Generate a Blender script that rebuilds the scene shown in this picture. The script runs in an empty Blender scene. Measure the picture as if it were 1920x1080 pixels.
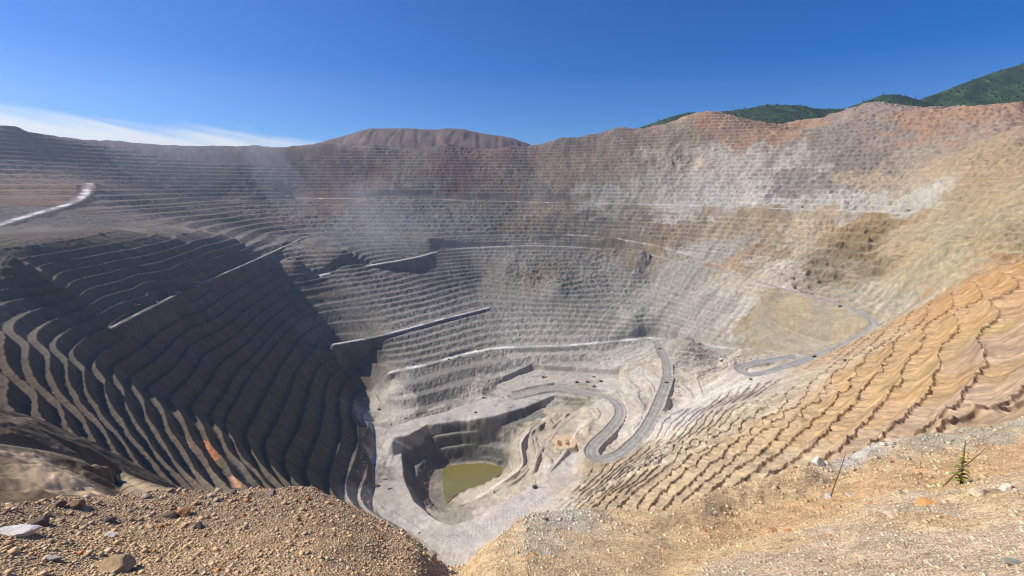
import bpy, bmesh, math, random
import numpy as np
from mathutils import Vector, Matrix

C = bpy.context.scene
QUAL = 1.0          # mesh density of the terrain
# ------------------------------------------------------------------ camera
FPX, PITCH = 880.0, math.radians(12.2)          # focal length in 1920-wide pixels
cam_d = bpy.data.cameras.new("camera"); cam = bpy.data.objects.new("camera", cam_d)
C.collection.objects.link(cam); C.camera = cam
cam_d.sensor_width = 36.0; cam_d.lens = 36.0 * FPX / 1920.0
cam_d.clip_start = 0.1; cam_d.clip_end = 60000
cam.location = (0, 0, 0); cam.rotation_euler = (math.pi / 2 - PITCH, 0, 0)
# ------------------------------------------------------------------ sky and sun
SUN_EL, SUN_AZ = math.radians(42.5), math.radians(-80)   # azimuth clockwise from +Y (view direction)
w = bpy.data.worlds.new("World"); C.world = w; w.use_nodes = True
nt = w.node_tree; nt.nodes.clear()
def N(nt, t, **k):
    n = nt.nodes.new(t)
    for a, b in k.items(): setattr(n, a, b)
    return n
wo = N(nt, 'ShaderNodeOutputWorld'); bg = N(nt, 'ShaderNodeBackground')
sky = N(nt, 'ShaderNodeTexSky', sky_type='NISHITA', sun_disc=False)
sky.sun_elevation = SUN_EL; sky.sun_rotation = SUN_AZ
sky.altitude = 2400; sky.air_density = 1.0; sky.dust_density = 0.3; sky.ozone_density = 4.0
bg.inputs[1].default_value = 0.10
hs = N(nt, 'ShaderNodeHueSaturation'); hs.inputs['Saturation'].default_value = 1.55; hs.inputs['Value'].default_value = 1.0
nt.links.new(sky.outputs[0], hs.inputs['Color'])
tint = N(nt, 'ShaderNodeMix', data_type='RGBA', blend_type='MULTIPLY'); tint.inputs['Factor'].default_value = 1.0
tint.inputs['B'].default_value = (.56, .76, 1.02, 1); nt.links.new(hs.outputs[0], tint.inputs['A'])
# thin bright cirrus low on the left
tcw = N(nt, 'ShaderNodeTexCoord'); sep = N(nt, 'ShaderNodeSeparateXYZ'); nt.links.new(tcw.outputs['Generated'], sep.inputs[0])
def mth(op, a, b=None, c=None):
    n = N(nt, 'ShaderNodeMath', operation=op)
    for i, x in enumerate((a, b, c)):
        if x is None: continue
        if isinstance(x, (int, float)): n.inputs[i].default_value = x
        else: nt.links.new(x, n.inputs[i])
    return n.outputs[0]
azn = mth('ARCTAN2', sep.outputs[0], sep.outputs[1]); eln = mth('ARCSINE', sep.outputs[2])
cmb = N(nt, 'ShaderNodeCombineXYZ'); nt.links.new(azn, cmb.inputs[0]); nt.links.new(mth('ADD', eln, mth('MULTIPLY', azn, .17)), cmb.inputs[1])
cm = N(nt, 'ShaderNodeMapping'); cm.inputs['Scale'].default_value = (2.2, 24, 1); nt.links.new(cmb.outputs[0], cm.inputs[0])
cn = N(nt, 'ShaderNodeTexNoise'); cn.inputs['Scale'].default_value = 2.0; cn.inputs['Detail'].default_value = 6; cn.inputs['Distortion'].default_value = .4; nt.links.new(cm.outputs[0], cn.inputs[0])
sm = N(nt, 'ShaderNodeMapRange'); sm.inputs[1].default_value = .05; sm.inputs[2].default_value = .34; sm.inputs[3].default_value = 1.12; sm.inputs[4].default_value = 1.68; nt.links.new(eln, sm.inputs[0]); nt.links.new(sm.outputs[0], hs.inputs['Saturation'])
top = mth('MULTIPLY_ADD', azn, -.07, .052)                 # upper edge of the cloud bank
edge = mth('SUBTRACT', mth('ADD', top, mth('MULTIPLY', mth('SUBTRACT', cn.outputs[0], .5), .055)), eln)
cl = N(nt, 'ShaderNodeMapRange', interpolation_type='SMOOTHSTEP'); cl.inputs[1].default_value = -.010; cl.inputs[2].default_value = .020; nt.links.new(edge, cl.inputs[0])
side = N(nt, 'ShaderNodeMapRange', interpolation_type='SMOOTHSTEP'); side.inputs[1].default_value = -.30; side.inputs[2].default_value = -.46; nt.links.new(azn, side.inputs[0])
clf = mth('MULTIPLY', cl.outputs[0], side.outputs[0])
clm = N(nt, 'ShaderNodeMix', data_type='RGBA'); nt.links.new(clf, clm.inputs['Factor']); nt.links.new(tint.outputs['Result'], clm.inputs['A']); clm.inputs['B'].default_value = (7.0, 7.4, 7.7, 1)
nt.links.new(clm.outputs['Result'], bg.inputs[0]); nt.links.new(bg.outputs[0], wo.inputs[0])
sl = bpy.data.lights.new("sun", 'SUN'); sl.energy = 4.9; sl.angle = math.radians(0.5); sl.color = (1.0, 0.93, 0.82)
so = bpy.data.objects.new("sun", sl); C.collection.objects.link(so)
sdir = Vector((math.sin(SUN_AZ) * math.cos(SUN_EL), math.cos(SUN_AZ) * math.cos(SUN_EL), math.sin(SUN_EL)))
so.rotation_euler = (-sdir).to_track_quat('-Z', 'Y').to_euler()
C.view_settings.view_transform = 'Standard'; C.view_settings.look = 'None'
C.view_settings.exposure = 0.30; C.view_settings.gamma = 1.0
C.cycles.filter_width = 1.15; C.cycles.volume_bounces = 0; C.cycles.max_bounces = 4
# ------------------------------------------------------------------ survey helpers
SP, CP = math.sin(PITCH), math.cos(PITCH)
def ray(u, v):
    a = (u - 960) / FPX; b = (540 - v) / FPX
    return np.array([a, CP + b * SP, -SP + b * CP])
def at_z(u, v, z):
    d = ray(u, v); return d * (z / d[2])
def at_y(u, v, y):
    d = ray(u, v); return d * (y / d[1])
_rng = np.random.RandomState(7)
_perm = np.concatenate([_rng.permutation(256)] * 3).astype(np.int32)
_g2 = np.stack([np.cos(np.arange(256) * 2.39996), np.sin(np.arange(256) * 2.39996)], 1).astype(np.float32)
def noise(x, y, seed=0):
    x = np.asarray(x, np.float64) + seed * 17.13; y = np.asarray(y, np.float64) + seed * 5.71
    xi = np.floor(x).astype(np.int64); yi = np.floor(y).astype(np.int64)
    xf = (x - xi).astype(np.float32); yf = (y - yi).astype(np.float32)
    xi &= 255; yi &= 255
    def g(ix, iy, dx, dy):
        h = _perm[_perm[ix & 255] + (iy & 255)]
        v = _g2[h]; return v[..., 0] * dx + v[..., 1] * dy
    u = xf * xf * xf * (xf * (xf * 6 - 15) + 10); v = yf * yf * yf * (yf * (yf * 6 - 15) + 10)
    a = g(xi, yi, xf, yf); b = g(xi + 1, yi, xf - 1, yf); c = g(xi, yi + 1, xf, yf - 1); d = g(xi + 1, yi + 1, xf - 1, yf - 1)
    return (a * (1 - u) + b * u) * (1 - v) + (c * (1 - u) + d * u) * v * 1.0
def fbm(x, y, seed=0, o=4, gain=.5):
    t = 0; a = 1; f = 1
    for i in range(o):
        t = t + a * noise(x * f, y * f, seed + i * 3); a *= gain; f *= 2.03
    return t
def sstep(a, b, x):
    t = np.clip((x - a) / (b - a), 0, 1); return t * t * (3 - 2 * t)

# ------------------------------------------------------------------ the pit: levels of its benches (surveyed points)
LV = [   # level in metres relative to the lookout : image points on that bench
 (-146, [(0,470),(80,460),(160,447)]),
 (-168, [(0,495),(150,468),(285,444)]),
 (-188, [(0,518),(100,492),(250,467),(337,447)]),
 (-210, [(10,543),(150,503),(275,480),(400,446)]),
 (-231, [(50,558),(150,523),(275,497),(340,478),(445,446),(15,625)]),
 (-253, [(75,580),(160,545),(260,513),(330,502),(50,640)]),
 (-275, [(105,600),(180,565),(260,537),(330,518),(95,680)]),
 (-296, [(125,622),(180,592),(217,574),(295,552),(340,533),(130,690),(145,750)]),
 (-318, [(155,643),(210,613),(300,567),(360,538),(487,483),(573,443),(165,690),(190,760),(225,810)]),
 (-382, [(212,692),(230,750),(260,800),(310,870),(320,600),(420,555)]),
 (-446, [(273,727),(320,810),(365,885),(390,905),(350,650)]),
 (-510, [(370,783),(400,840),(440,900),(470,915)]),
 (-542, [(420,810),(460,870),(500,915)]),
 (-565, [(518,646),(474,705),(450,747)]),
 (-610, [(560,643),(527,690),(489,764),(478,790)]),
 (-650, [(593,643),(554,714),(527,782),(498,830)]),
 (-690, [(616,652),(590,714),(566,800),(536,886)]),
 (-730, [(634,678),(613,760),(587,847)]),
 (-770, [(655,702),(637,773),(619,892)]),
 (-800, [(677,729),(664,760),(650,905)]),
 (-825, [(689,755),(684,773),(676,936)]),
 (-850., [(708,790),(706,936),(715,960)]),
 # far-left wall
 (-326, [(555,476),(640,463),(800,447),(1000,440)]),
 (-400, [(510,510),(560,500)]),
 (-440, [(600,515),(700,495),(760,485)]),
 (-470, [(540,545),(620,530),(720,515),(800,500)]),
 (-520, [(552,572),(640,555),(760,535),(860,515)]),
 (-560, [(573,590),(650,575),(780,555),(905,525)]),
 (-600, [(583,615),(660,598),(780,578),(900,548)]),
 (-640, [(627,645),(700,632),(760,617),(830,598),(915,577),(1047,577),(1190,593),(1290,618)]),
 (-735, [(733,698),(800,683),(920,654),(1073,647),(1180,637),(1225,636)]),
 (-757, [(730,733),(800,715),(940,680),(1170,688)]),
 (-815, [(745,782),(840,760),(960,738),(900,775),(980,755),(1050,733),(1110,745)]),
 (-800., [(1000,708),(1080,705),(1150,712)]),
 # centre and right of the far wall
 (-395, [(900,465),(1000,462),(1100,466),(1200,475)]),
 (-460, [(1050,490),(950,492)]),
 (-540, [(1050,535),(1150,525),(1230,525)]),
 (-600., [(1200,560),(1320,590)]),
 (-430, [(1390,520),(1300,496)]),
 (-455, [(1480,545),(1440,543)]),
 (-475, [(1600,583),(1645,603)]),
 (-640., [(1490,663),(1450,675),(1480,690)]),
 (-655, [(1400,690),(1420,660)]),
 (-590, [(1560,640)]),
 (-330, [(1560,480),(1460,470)]),
 (-440.5, [(1700,585),(1650,562)]),
 (-200., [(1750,455)]),
 (-700, [(1340,650)]), (-718, [(1290,645)]),
 # bottom of the pit
 (-850.5, [(740,850),(735,900),(745,960),(800,1000),(860,1036),(900,1000),(960,960),(1020,925),(1070,890),(1085,845)]),
 (-930, [(840,885),(880,876),(930,884),(870,912),(842,938),(850,890),(900,900)]),
 (-905, [(905,912),(880,935)]),
 (-880, [(950,885),(985,870)]),
 (-860, [(1000,880),(930,935)]),
 (-838, [(1040,795),(1010,780),(1060,772)]), (-825.3, [(1100,790),(1085,815)]), (-834, [(1060,830),(1030,830)]),
 (-800.5, [(1130,855),(1150,800),(1110,850)]),
 (-775, [(1215,790)]), (-760, [(1240,740)]), (-750, [(1252,700)]),
 # the wall below and right of the lookout
 (-780, [(1100,915),(1200,830),(1270,760)]),
 (-740, [(1300,720),(1340,690)]),
 (-650.2, [(1100,955),(1210,870),(1330,770)]),
 (-560.2, [(1200,945),(1300,860),(1400,775),(1480,715)]),
 (-470.2, [(1300,930),(1400,850),(1500,760),(1560,695)]),
 (-385, [(1400,905),(1530,795),(1600,720),(1682,632),(1640,655)]),
 (-295, [(1580,860),(1690,765),(1733,695),(1770,620),(1785,585)]),
 (-235, [(1690,830),(1812,740),(1830,640),(1845,566)]),
 (-205, [(1900,700),(1900,600),(1905,490)]),
 (-130, [(1850,790),(1920,745)]),
 # near left slope under the lookout
 (-75.2, [(0,835),(60,840)]), (-95, [(170,872)]), (-110, [(290,930)]), (-62, [(0,930),(80,940)]),
 (-150, [(60,790),(0,760)]), (-200.3, [(0,700),(120,800),(230,880)]), (-330.2, [(300,905)]),
]
YV = [  # (u, v, depth)
 (1,442,1000),(100,442,1300),(300,439,1800),(500,437,2900),
 (0,420,1700),(60,402,1900),(120,385,2150),(165,345,2500),(60,430,1600),(200,430,1900),(300,400,2500),(420,400,2900),
 (0,330,2500),(100,300,3000),(0,370,2200),(300,340,3300),(500,360,3700),(520,400,3400),(420,370,3500),
 (0,232,3000),(20,232,3000),(70,248,3200),(130,257,3400),(200,263,3700),(240,267,3900),(300,275,4150),(400,273,4300),(480,272,4350),(560,272,4350),(610,266,4350),
 (700,268,4300),(840,266,4250),(960,272,4200),(1050,256,4220),(1160,236,4120),(1230,234,4060),(1330,206,3900),(1290,214,3920),(1370,213,3870),(1420,224,3800),(1500,222,3700),(1560,212,3600),(1640,190,3500),(1605,199,3550),(1680,194,3420),(1740,200,3250),(1800,198,3100),(1920,193,2800),
 (560,372,3830),(640,372,3800),(850,375,3720),(1000,379,3660),(1150,382,3420),(1300,385,3130),(1500,392,2690),(1700,400,2330),
 (1000,320,3980),(700,320,4080),(1300,300,3600),(1500,300,3180),(1700,320,2700),(1500,240,3450),
 (1850,400,1800),(1900,440,1550),(1918,330,1850),(1800,300,2300),(1920,230,2350),(1800,500,1550),(1840,480,1500),(1780,420,1950),
]
pts = []
for z, l in LV:
    for (u, v) in l: pts.append(at_z(u, v, round(z)))
sky_pts = []
for (u, v, y) in YV:
    p = at_y(u, v, y); pts.append(p)
    if v < 280: sky_pts.append(p)
for p in sky_pts:          # the land falls away behind the rim
    pts.append(np.array([p[0] * 1.05, p[1] * 1.05, p[2] - 30])); pts.append(np.array([p[0] * 1.3, p[1] * 1.3, p[2] - 330])); pts.append(np.array([p[0] * 2, p[1] * 2, p[2] - 500]))
for p in [(-1500,700,-150),(-1450,1250,-165),(-2600,1500,20),(-1200,300,-90),(-600,100,-75),(-350,150,-90),(-800,500,-100),(-2500,600,-140),(-4000,2000,150),
          (0,-200,-20),(0,0,-60),(200,100,-60),(500,200,-60),(900,500,-90),(1500,900,-100),(2000,1200,-80),(2600,1900,150),(3500,2000,150),(2500,1200,0),
          (0,300,-290),(-150,320,-330),(150,350,-290),(0,700,-760),(-130,800,-830),(1600,1400,-230),(1800,1850,-150),(2300,2000,130)]:
    pts.append(np.array(p, float))
PTS = np.array(pts)
# linear radial basis surface through the surveyed points, smoothed
def rbf_fit(P, val, reg):
    D = np.hypot(P[:, None, 0] - P[None, :, 0], P[:, None, 1] - P[None, :, 1]) / 1000
    n = len(P); A = np.zeros((n + 3, n + 3)); A[:n, :n] = -D + reg * np.eye(n)
    A[:n, n] = 1; A[:n, n + 1:] = P[:, :2] / 1000; A[n:, :n] = A[:n, n:].T
    return np.linalg.solve(A, np.concatenate([val, np.zeros(3)]))
# drop duplicates
keep = []
for i, p in enumerate(PTS):
    if all(np.hypot(*(p[:2] - PTS[j][:2])) > 12 for j in keep): keep.append(i)
PTS = PTS[keep]
W = rbf_fit(PTS, PTS[:, 2], 0.004)
GX0, GY0, GS = -5400.0, -300.0, 12.0
gx = np.arange(GX0, 5400, GS); gy = np.arange(GY0, 6600, GS)
BASE = np.zeros((len(gy), len(gx)), np.float32)
for j0 in range(0, len(gy), 16):
    Y = gy[j0:j0 + 16]
    XX, YY = np.meshgrid(gx, Y)
    D = np.sqrt((XX[..., None] - PTS[:, 0]) ** 2 + (YY[..., None] - PTS[:, 1]) ** 2) / 1000
    BASE[j0:j0 + 16] = -(D @ W[:len(PTS)]) + W[-3] + W[-2] * XX / 1000 + W[-1] * YY / 1000
def blur(a, k):
    for ax in (0, 1):
        b = np.pad(a, [(1, 1) if i == ax else (0, 0) for i in (0, 1)], mode='edge')
        for _ in range(k):
            c = np.take(b, range(0, b.shape[ax] - 2), ax) + 2 * np.take(b, range(1, b.shape[ax] - 1), ax) + np.take(b, range(2, b.shape[ax]), ax)
            b = np.pad(c / 4, [(1, 1) if i == ax else (0, 0) for i in (0, 1)], mode='edge')
        a = np.take(b, range(1, b.shape[ax] - 1), ax)
    return a
BASE = blur(BASE, 2)
def base_h(x, y, G=None):
    G = BASE if G is None else G
    fx = np.clip((x - GX0) / GS, 0, len(gx) - 1.001); fy = np.clip((y - GY0) / GS, 0, len(gy) - 1.001)
    i = fx.astype(int); j = fy.astype(int); tx = fx - i; ty = fy - j
    return (G[j, i] * (1 - tx) + G[j, i + 1] * tx) * (1 - ty) + (G[j + 1, i] * (1 - tx) + G[j + 1, i + 1] * tx) * ty
def cast(u, v, r0=120.0, r1=6500.0):
    """first point of the bare survey surface seen at an image point"""
    d = ray(u, v); h = math.hypot(d[0], d[1]); r = np.arange(r0, r1, 4.0)
    x = d[0] / h * r; y = d[1] / h * r; z = d[2] / h * r
    k = np.argmax(base_h(x, y) > z)
    if base_h(x, y)[k] <= z[k]: k = len(r) - 1
    return np.array([x[k], y[k], z[k]])
# ------------------------------------------------------------------ terrain grid (finer near the lookout)
AZ = np.radians(np.linspace(-62, 62, int(1500 * QUAL)))
rs = [90.0]
while rs[-1] < 6200: rs.append(rs[-1] + max(1.6, min(rs[-1] * 0.00235, 5.8) if rs[-1] < 4500 else rs[-1] * .012) / QUAL)
while rs[-1] < 12000: rs.append(rs[-1] * 1.06)
RS = np.array(rs)
X = np.sin(AZ)[None, :] * RS[:, None]; Y = np.cos(AZ)[None, :] * RS[:, None]
SHAPE = X.shape
EDGE = [(-400,950,7),(-120,945,7.6),(0,941,8),(120,936,8.4),(200,932,8.6),(300,925,8.8),(430,919,9),(520,916,9),(590,920,8.8),(640,938,8.4),(690,962,8),(740,995,7.4),(780,1022,7.2),(812,1043,7.0),(835,1049,6.9),
        (880,1040,6.9),(930,1005,7.2),(985,966,8.6),(1060,957,10),(1150,957,11),(1250,952,12),(1320,926,14),(1400,903,17),(1500,878,20),(1600,853,24),(1640,832,26),(1700,820,28),(1760,812,30),(1840,800,33),(1920,781,36),(2060,750,40),(2300,690,48)]
ea, et, er = [], [], []
for (u, v, r) in EDGE:
    d = ray(u, v); ea.append(math.atan2(d[0], d[1])); et.append(-d[2] / math.hypot(d[0], d[1])); er.append(r)
H0 = base_h(X, Y)
_te = np.interp(np.arctan2(X, Y), ea, et); _r = np.hypot(X, Y)
_cap = -_te * 1.10 * _r - 14; _k = (1 - sstep(260, 420, _r)) * sstep(math.radians(-24), math.radians(-16), np.arctan2(X, Y))
H0 = np.where(_k > 0, H0 * (1 - _k) + np.minimum(H0, _cap) * _k, H0)
# ---- region weights in plan
def near_w(center_list, soft):
    """weight 0..1 of being close to the listed plan points"""
    d = np.full(SHAPE, 1e9)
    for (x, y, r) in center_list: d = np.minimum(d, np.hypot(X - x, Y - y) - r)
    return 1 - sstep(0, soft, d)
AZG = np.degrees(np.arctan2(X, Y))
right_wall = sstep(0, 14, AZG) * (1 - sstep(1250, 1500, np.hypot(X, Y)) * (1 - sstep(30, 38, AZG) * (1 - sstep(1900, 2100, np.hypot(X, Y)))))
left_wall = (1 - sstep(-800, -700, X + 0.33 * (Y - 1000) - 500)) * (1 - sstep(1900, 2500, Y))
left_wall = np.maximum(left_wall, (1 - sstep(-30, -5, AZG)) * (1 - sstep(1500, 2000, Y)))
# ---- roughen, then cut benches
nb = fbm(X / 420, Y / 420, 1, 3) * 10
n1 = fbm(X / 90, Y / 90, 2, 4); n2 = fbm(X / 22, Y / 22, 5, 3)
rough_far = sstep(1500, 2600, Y) * (1 - left_wall)
tidy = 1 - .65 * np.maximum((1 - sstep(-6, 4, AZG)) * (1 - sstep(3000, 3400, Y)), (1 - sstep(-600, -540, H0)) * .75)
Hb = H0 + nb * (1 - .75 * left_wall) * tidy * (1 - .6 * right_wall) + (n1 * (3.4 + 2.5 * rough_far) + n2 * (1.5 + 2.0 * rough_far)) * tidy * (1 - .75 * right_wall) * (1 - .45 * left_wall)
Hb += fbm(X / 9, Y / 9, 52, 2) * 1.6
# scalloped faces on the right-hand wall
tang = X * math.sin(math.radians(48)) + Y * math.cos(math.radians(48))
sc = np.abs(np.sin(tang / 38.0 + 5 * fbm(X / 170, Y / 170, 8, 3))) - .6
scal = np.exp(-((X - 560) ** 2 + (Y - 1010) ** 2) / 260. ** 2)
ribs = np.abs(fbm(tang / 42, (X - Y) / 260, 79, 3)) * 6 - 1
Hb += right_wall * (sc * (1.0 + 12 * scal) + fbm(X / 120, Y / 120, 78, 3) * 4 + ribs * (1 - scal))
LEV_L = np.array([-990,-940,-895,-850,-825,-800,-770,-730,-690,-650,-610,-565,-542,-510,-478,-446,-414,-382,-350,-318,-296,-275,-253,-231,-210,-188,-168,-146,-125,-104,-80,-55,-30,0,30,60,90,120,150,180,210,240,270,300,340,380,420,460,500,600])
LEV_F = np.concatenate([[-990,-960,-930,-890,-850,-815,-783,-757],np.arange(-735, -640, 15.84),np.arange(-640, -330, 17.4), np.arange(-330, -100, 24.), np.arange(-100, 700, 27)])
LEV_R = np.concatenate([np.arange(-990, -600, 26), np.arange(-600, -480, 30.), np.arange(-480, 700, 40.)])
def terrace(h, lev, face, tilt, berm=0.0, bw=.05):
    b = np.interp(h, lev, np.arange(len(lev))); k = np.floor(b); f = b - k
    g = k + np.where(f < 1 - face, f * tilt / (1 - face), tilt + (1 - tilt) * np.clip((f - (1 - face)) / face, 0, 1))
    o = np.interp(g, np.arange(len(lev)), lev)
    if berm: o = o + berm * np.exp(-((f - bw) / bw) ** 2)
    return o
T30 = terrace(Hb, LEV_L, 0.70, -0.06, 3.2)
T16 = terrace(Hb, LEV_F, 0.50, 0.10)
T24 = terrace(Hb, LEV_R, 0.42, 0.26, 5.5, .06) + n2 * 2.4 + np.abs(fbm(tang / 26, H0 / 120, 89, 3)) * 7
T11 = terrace(H0 + nb * .5 + n1 * 6 + n2 * 1.0, np.arange(-990, 0, 17.), 0.45, 0.12, 4.5, .10)
T30b = terrace(Hb, LEV_L, 0.50, 0.02, 2.0)
nl = (1 - sstep(-36, -31, AZG)) * (1 - sstep(900, 980, Y)); T30 = T30 * (1 - nl) + T30b * nl
Hn = T16 * (1 - left_wall) + T30 * left_wall
upr = sstep(30, 36, AZG) * sstep(1350, 1600, np.hypot(X, Y)) * sstep(-420, -300, H0)
TU = terrace(Hb + n2 * 3.5 + n1 * 4, np.arange(-990, 900, 27.), .46, .12, 2.0)
Hn = Hn * (1 - upr) + TU * upr
Hn = Hn * (1 - right_wall) + T24 * right_wall
spur = np.zeros(SHAPE)
for (u, v, r) in [(1060,830,110),(1200,740,150),(1300,710,150),(1000,850,110),(1390,740,130),(1250,790,130),(1130,900,90),(1180,860,90),(1080,790,120),(1340,690,110),(1290,660,80),(1430,730,100),(1330,790,120),(1200,900,80)]:
    p = cast(u, v); spur = np.maximum(spur, 1 - sstep(r * .8, r * 1.15, np.hypot(X - p[0], Y - p[1]) + 25 * n1))
spur *= 1 - sstep(-600, -560, H0)
Hn = Hn * (1 - spur) + T11 * spur
# places where the benches have been lost to slides, dumps and spoil
rug = np.zeros(SHAPE)
for (u, v, r) in [(1570,480,150),(1610,450,140),(1540,520,110),(1640,430,110),(1650,500,90)]:
    p = cast(u, v); rug = np.maximum(rug, 1 - sstep(r * .6, r * 1.2, np.hypot(X - p[0], Y - p[1]) + 50 * n1))
Hn = Hn * (1 - rug) + terrace(H0 + n1 * 26 + n2 * 9, np.arange(-990, 900, 36.), .40, .25) * rug
LOST = []
def lost(u, v, r, wgt=1.0):
    p = cast(u, v); LOST.append((p[0], p[1], r, wgt))
for a in [(1700,440,90),(1720,500,110),(1690,540,120),(1740,470,90),(1760,430,90),(1640,550,80),(1680,580,80),
          (1000,520,90),(1050,525,90),(950,515,70),(1110,520,70),(1270,300,130),(1330,290,60),(1130,480,120),(1220,490,90),(1330,180,120),(1640,205,110),
          (700,262,200),(850,262,200),(60,900,200),(150,920,200),(30,860,200),(250,900,90)]: lost(*a)
lw = np.zeros(SHAPE)
for (x, y, r, wg) in LOST: lw = np.maximum(lw, wg * (1 - sstep(r * .55, r * 1.25, np.hypot(X - x, Y - y) + 40 * n1)))
gull = (np.abs(fbm(X / 75, Y / 75, 11, 4)) - .2) * -26 * sstep(400, 1100, np.hypot(X, Y)) + n2 * 3
HS = H0 + nb + gull
Hn = Hn * (1 - lw) + HS * lw
FAN = [cast(u, v) for (u, v) in [(1436,543),(1480,548),(1580,578),(1622,600),(1632,615),(1600,634),(1530,664),(1490,668),(1450,650),(1412,640),(1404,622)]]
def fan_mask(soft):
    m = (X > 600) & (X < 1700) & (Y > 1200) & (Y < 2500); P = np.array(FAN); px = X[m]; py = Y[m]; d = np.full(px.shape, 1e9); c = np.zeros(px.shape, bool); n = len(P)
    for i in range(n):
        a = P[i]; b = P[(i + 1) % n]; e = b[:2] - a[:2]; t = np.clip(((px - a[0]) * e[0] + (py - a[1]) * e[1]) / (e @ e + 1e-9), 0, 1)
        d = np.minimum(d, np.hypot(px - a[0] - t * e[0], py - a[1] - t * e[1])); k = ((a[1] > py) != (b[1] > py)); c ^= k & (px < (b[0] - a[0]) * (py - a[1]) / (b[1] - a[1] + 1e-12) + a[0])
    o = np.zeros(SHAPE); o[m] = 1 - sstep(0, soft, np.where(c, 0, d)); return o
fan = fan_mask(14.0)
Hn = Hn * (1 - fan) + (H0 + np.abs(fbm(np.arctan2(X - 1000, Y - 2150) * 60, H0 / 300, 12, 3)) * 5) * fan
beyond = sstep(4300, 4700, np.hypot(X, Y))
Hn = Hn * (1 - beyond) + (H0 + n1 * 10) * beyond

# ------------------------------------------------------------------ roads and floors, graded into the benches
def dist_poly(poly, m, closed=False):
    """distance from the masked grid vertices to a polyline and the height of its nearest point"""
    P = np.array(poly, float); px = X[m]; py = Y[m]
    best = np.full(px.shape, 1e9); bz = np.zeros(px.shape); n = len(P)
    for i in range(n if closed else n - 1):
        a = P[i]; b = P[(i + 1) % n]; d = b[:2] - a[:2]; L = d @ d + 1e-9
        t = np.clip(((px - a[0]) * d[0] + (py - a[1]) * d[1]) / L, 0, 1)
        q = np.hypot(px - a[0] - t * d[0], py - a[1] - t * d[1]); z = a[2] + t * (b[2] - a[2])
        k = q < best; best[k] = q[k]; bz[k] = z[k]
    return best, bz
def inside(poly, m):
    P = np.array(poly, float); px = X[m]; py = Y[m]; c = np.zeros(px.shape, bool); n = len(P)
    for i in range(n):
        a = P[i]; b = P[(i + 1) % n]
        k = ((a[1] > py) != (b[1] > py)); xx = (b[0] - a[0]) * (py - a[1]) / (b[1] - a[1] + 1e-12) + a[0]
        c ^= k & (px < xx)
    return c
def bbox(poly, pad):
    P = np.array(poly)[:, :2]; lo = P.min(0) - pad; hi = P.max(0) + pad
    return (X > lo[0]) & (X < hi[0]) & (Y > lo[1]) & (Y < hi[1])
def smooth_line(pl, n=6):
    P = [np.array(p, float) for p in pl]; out = []
    P = [2 * P[0] - P[1]] + P + [2 * P[-1] - P[-2]]
    for i in range(1, len(P) - 2):
        for k in range(n):
            t = k / n; a, b, c, d = P[i - 1], P[i], P[i + 1], P[i + 2]
            out.append(.5 * (2 * b + (c - a) * t + (2 * a - 5 * b + 4 * c - d) * t * t + (3 * b - a - 3 * c + d) * t ** 3))
    out.append(P[-2]); return out
ROADW = np.zeros(SHAPE, np.float32)       # how much a vertex belongs to a graded surface
def grade(poly, hw, cut=1.4, fill=1.3, area=False, jit=3.0, mark=1.0, berm=0.0, reach=32.):
    global Hn
    m = bbox(poly, 170)
    d, z = dist_poly(poly, m, area)
    if area: d[inside(poly, m)] = 0; 
    d = d + n1[m] * jit
    e = np.maximum(d - hw, 0)
    h = np.clip(Hn[m], z - e * fill, z + e * cut)
    fade = sstep(reach * .6, reach * 1.5, e); h = h * (1 - fade) + Hn[m] * fade
    if berm: h = h + berm * np.exp(-((d - hw + 3) / 2.6) ** 2)
    Hn[m] = h
    ROADW[m] = np.maximum(ROADW[m], mark * (1 - sstep(-2, 4, d - hw)))
def road_px(l): return smooth_line([at_z(u, v, z) for (u, v, z) in l])
def road_cast(l): return smooth_line([cast(u, v) for (u, v) in l])
FLOOR = [at_z(u, v, -850) for (u, v) in [(700,800),(700,960),(790,1012),(865,1042),(890,1028),(960,985),(1050,925),(1088,895),(1092,855),(1078,838),(1058,845),(1040,872),(1010,905),(950,940),(880,975),(850,985),(825,978),(800,962),(775,940),(757,900),(752,850),(770,815)]]
SHELF = [at_z(u, v, -815) for (u, v) in [(726,805),(770,788),(835,772),(905,748),(960,742),(1040,720),(1110,732),(1165,750),(1168,775),(1105,748),(1040,740),(985,762),(925,780),(860,790),(800,796),(770,812),(735,828)]]
SHOV = [at_z(u, v, -802) for (u, v) in [(930,722),(1000,694),(1080,698),(1160,704),(1165,733),(1110,728),(1040,716),(960,733)]]
TAN = [at_z(u, v, -838) for (u, v) in [(970,792),(1010,768),(1050,757),(1095,762),(1075,775),(1040,778),(1010,800)]]
LAKE = [at_z(u, v, -930) for (u, v) in [(832,878),(866,872),(910,870),(934,877),(937,889),(905,907),(880,914),(862,922),(850,932),(841,943),(836,916)]]
grade(FLOOR, 0, area=True, jit=4, reach=60); grade(SHELF, 0, area=True, jit=3, reach=60); grade(SHOV, 0, area=True, jit=4); grade(TAN, 0, area=True, jit=3, mark=.4)
R_HAIR = road_px([(960,744,-813),(1040,728,-810),(1105,738,-808),(1148,750,-807),(1163,774,-806),(1146,803,-803),(1118,830,-800),(1108,848,-798),(1122,862,-796),(1155,856,-792),(1187,832,-786),(1215,798,-777),(1238,750,-763),(1252,705,-751),(1247,668,-742),(1232,642,-735)])
R_RING = road_px([(733,698,-735),(800,683,-735),(920,654,-735),(1073,647,-735),(1180,637,-735),(1232,635,-733),(1340,650,-700),(1430,659,-665),(1505,668,-640)])
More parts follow.
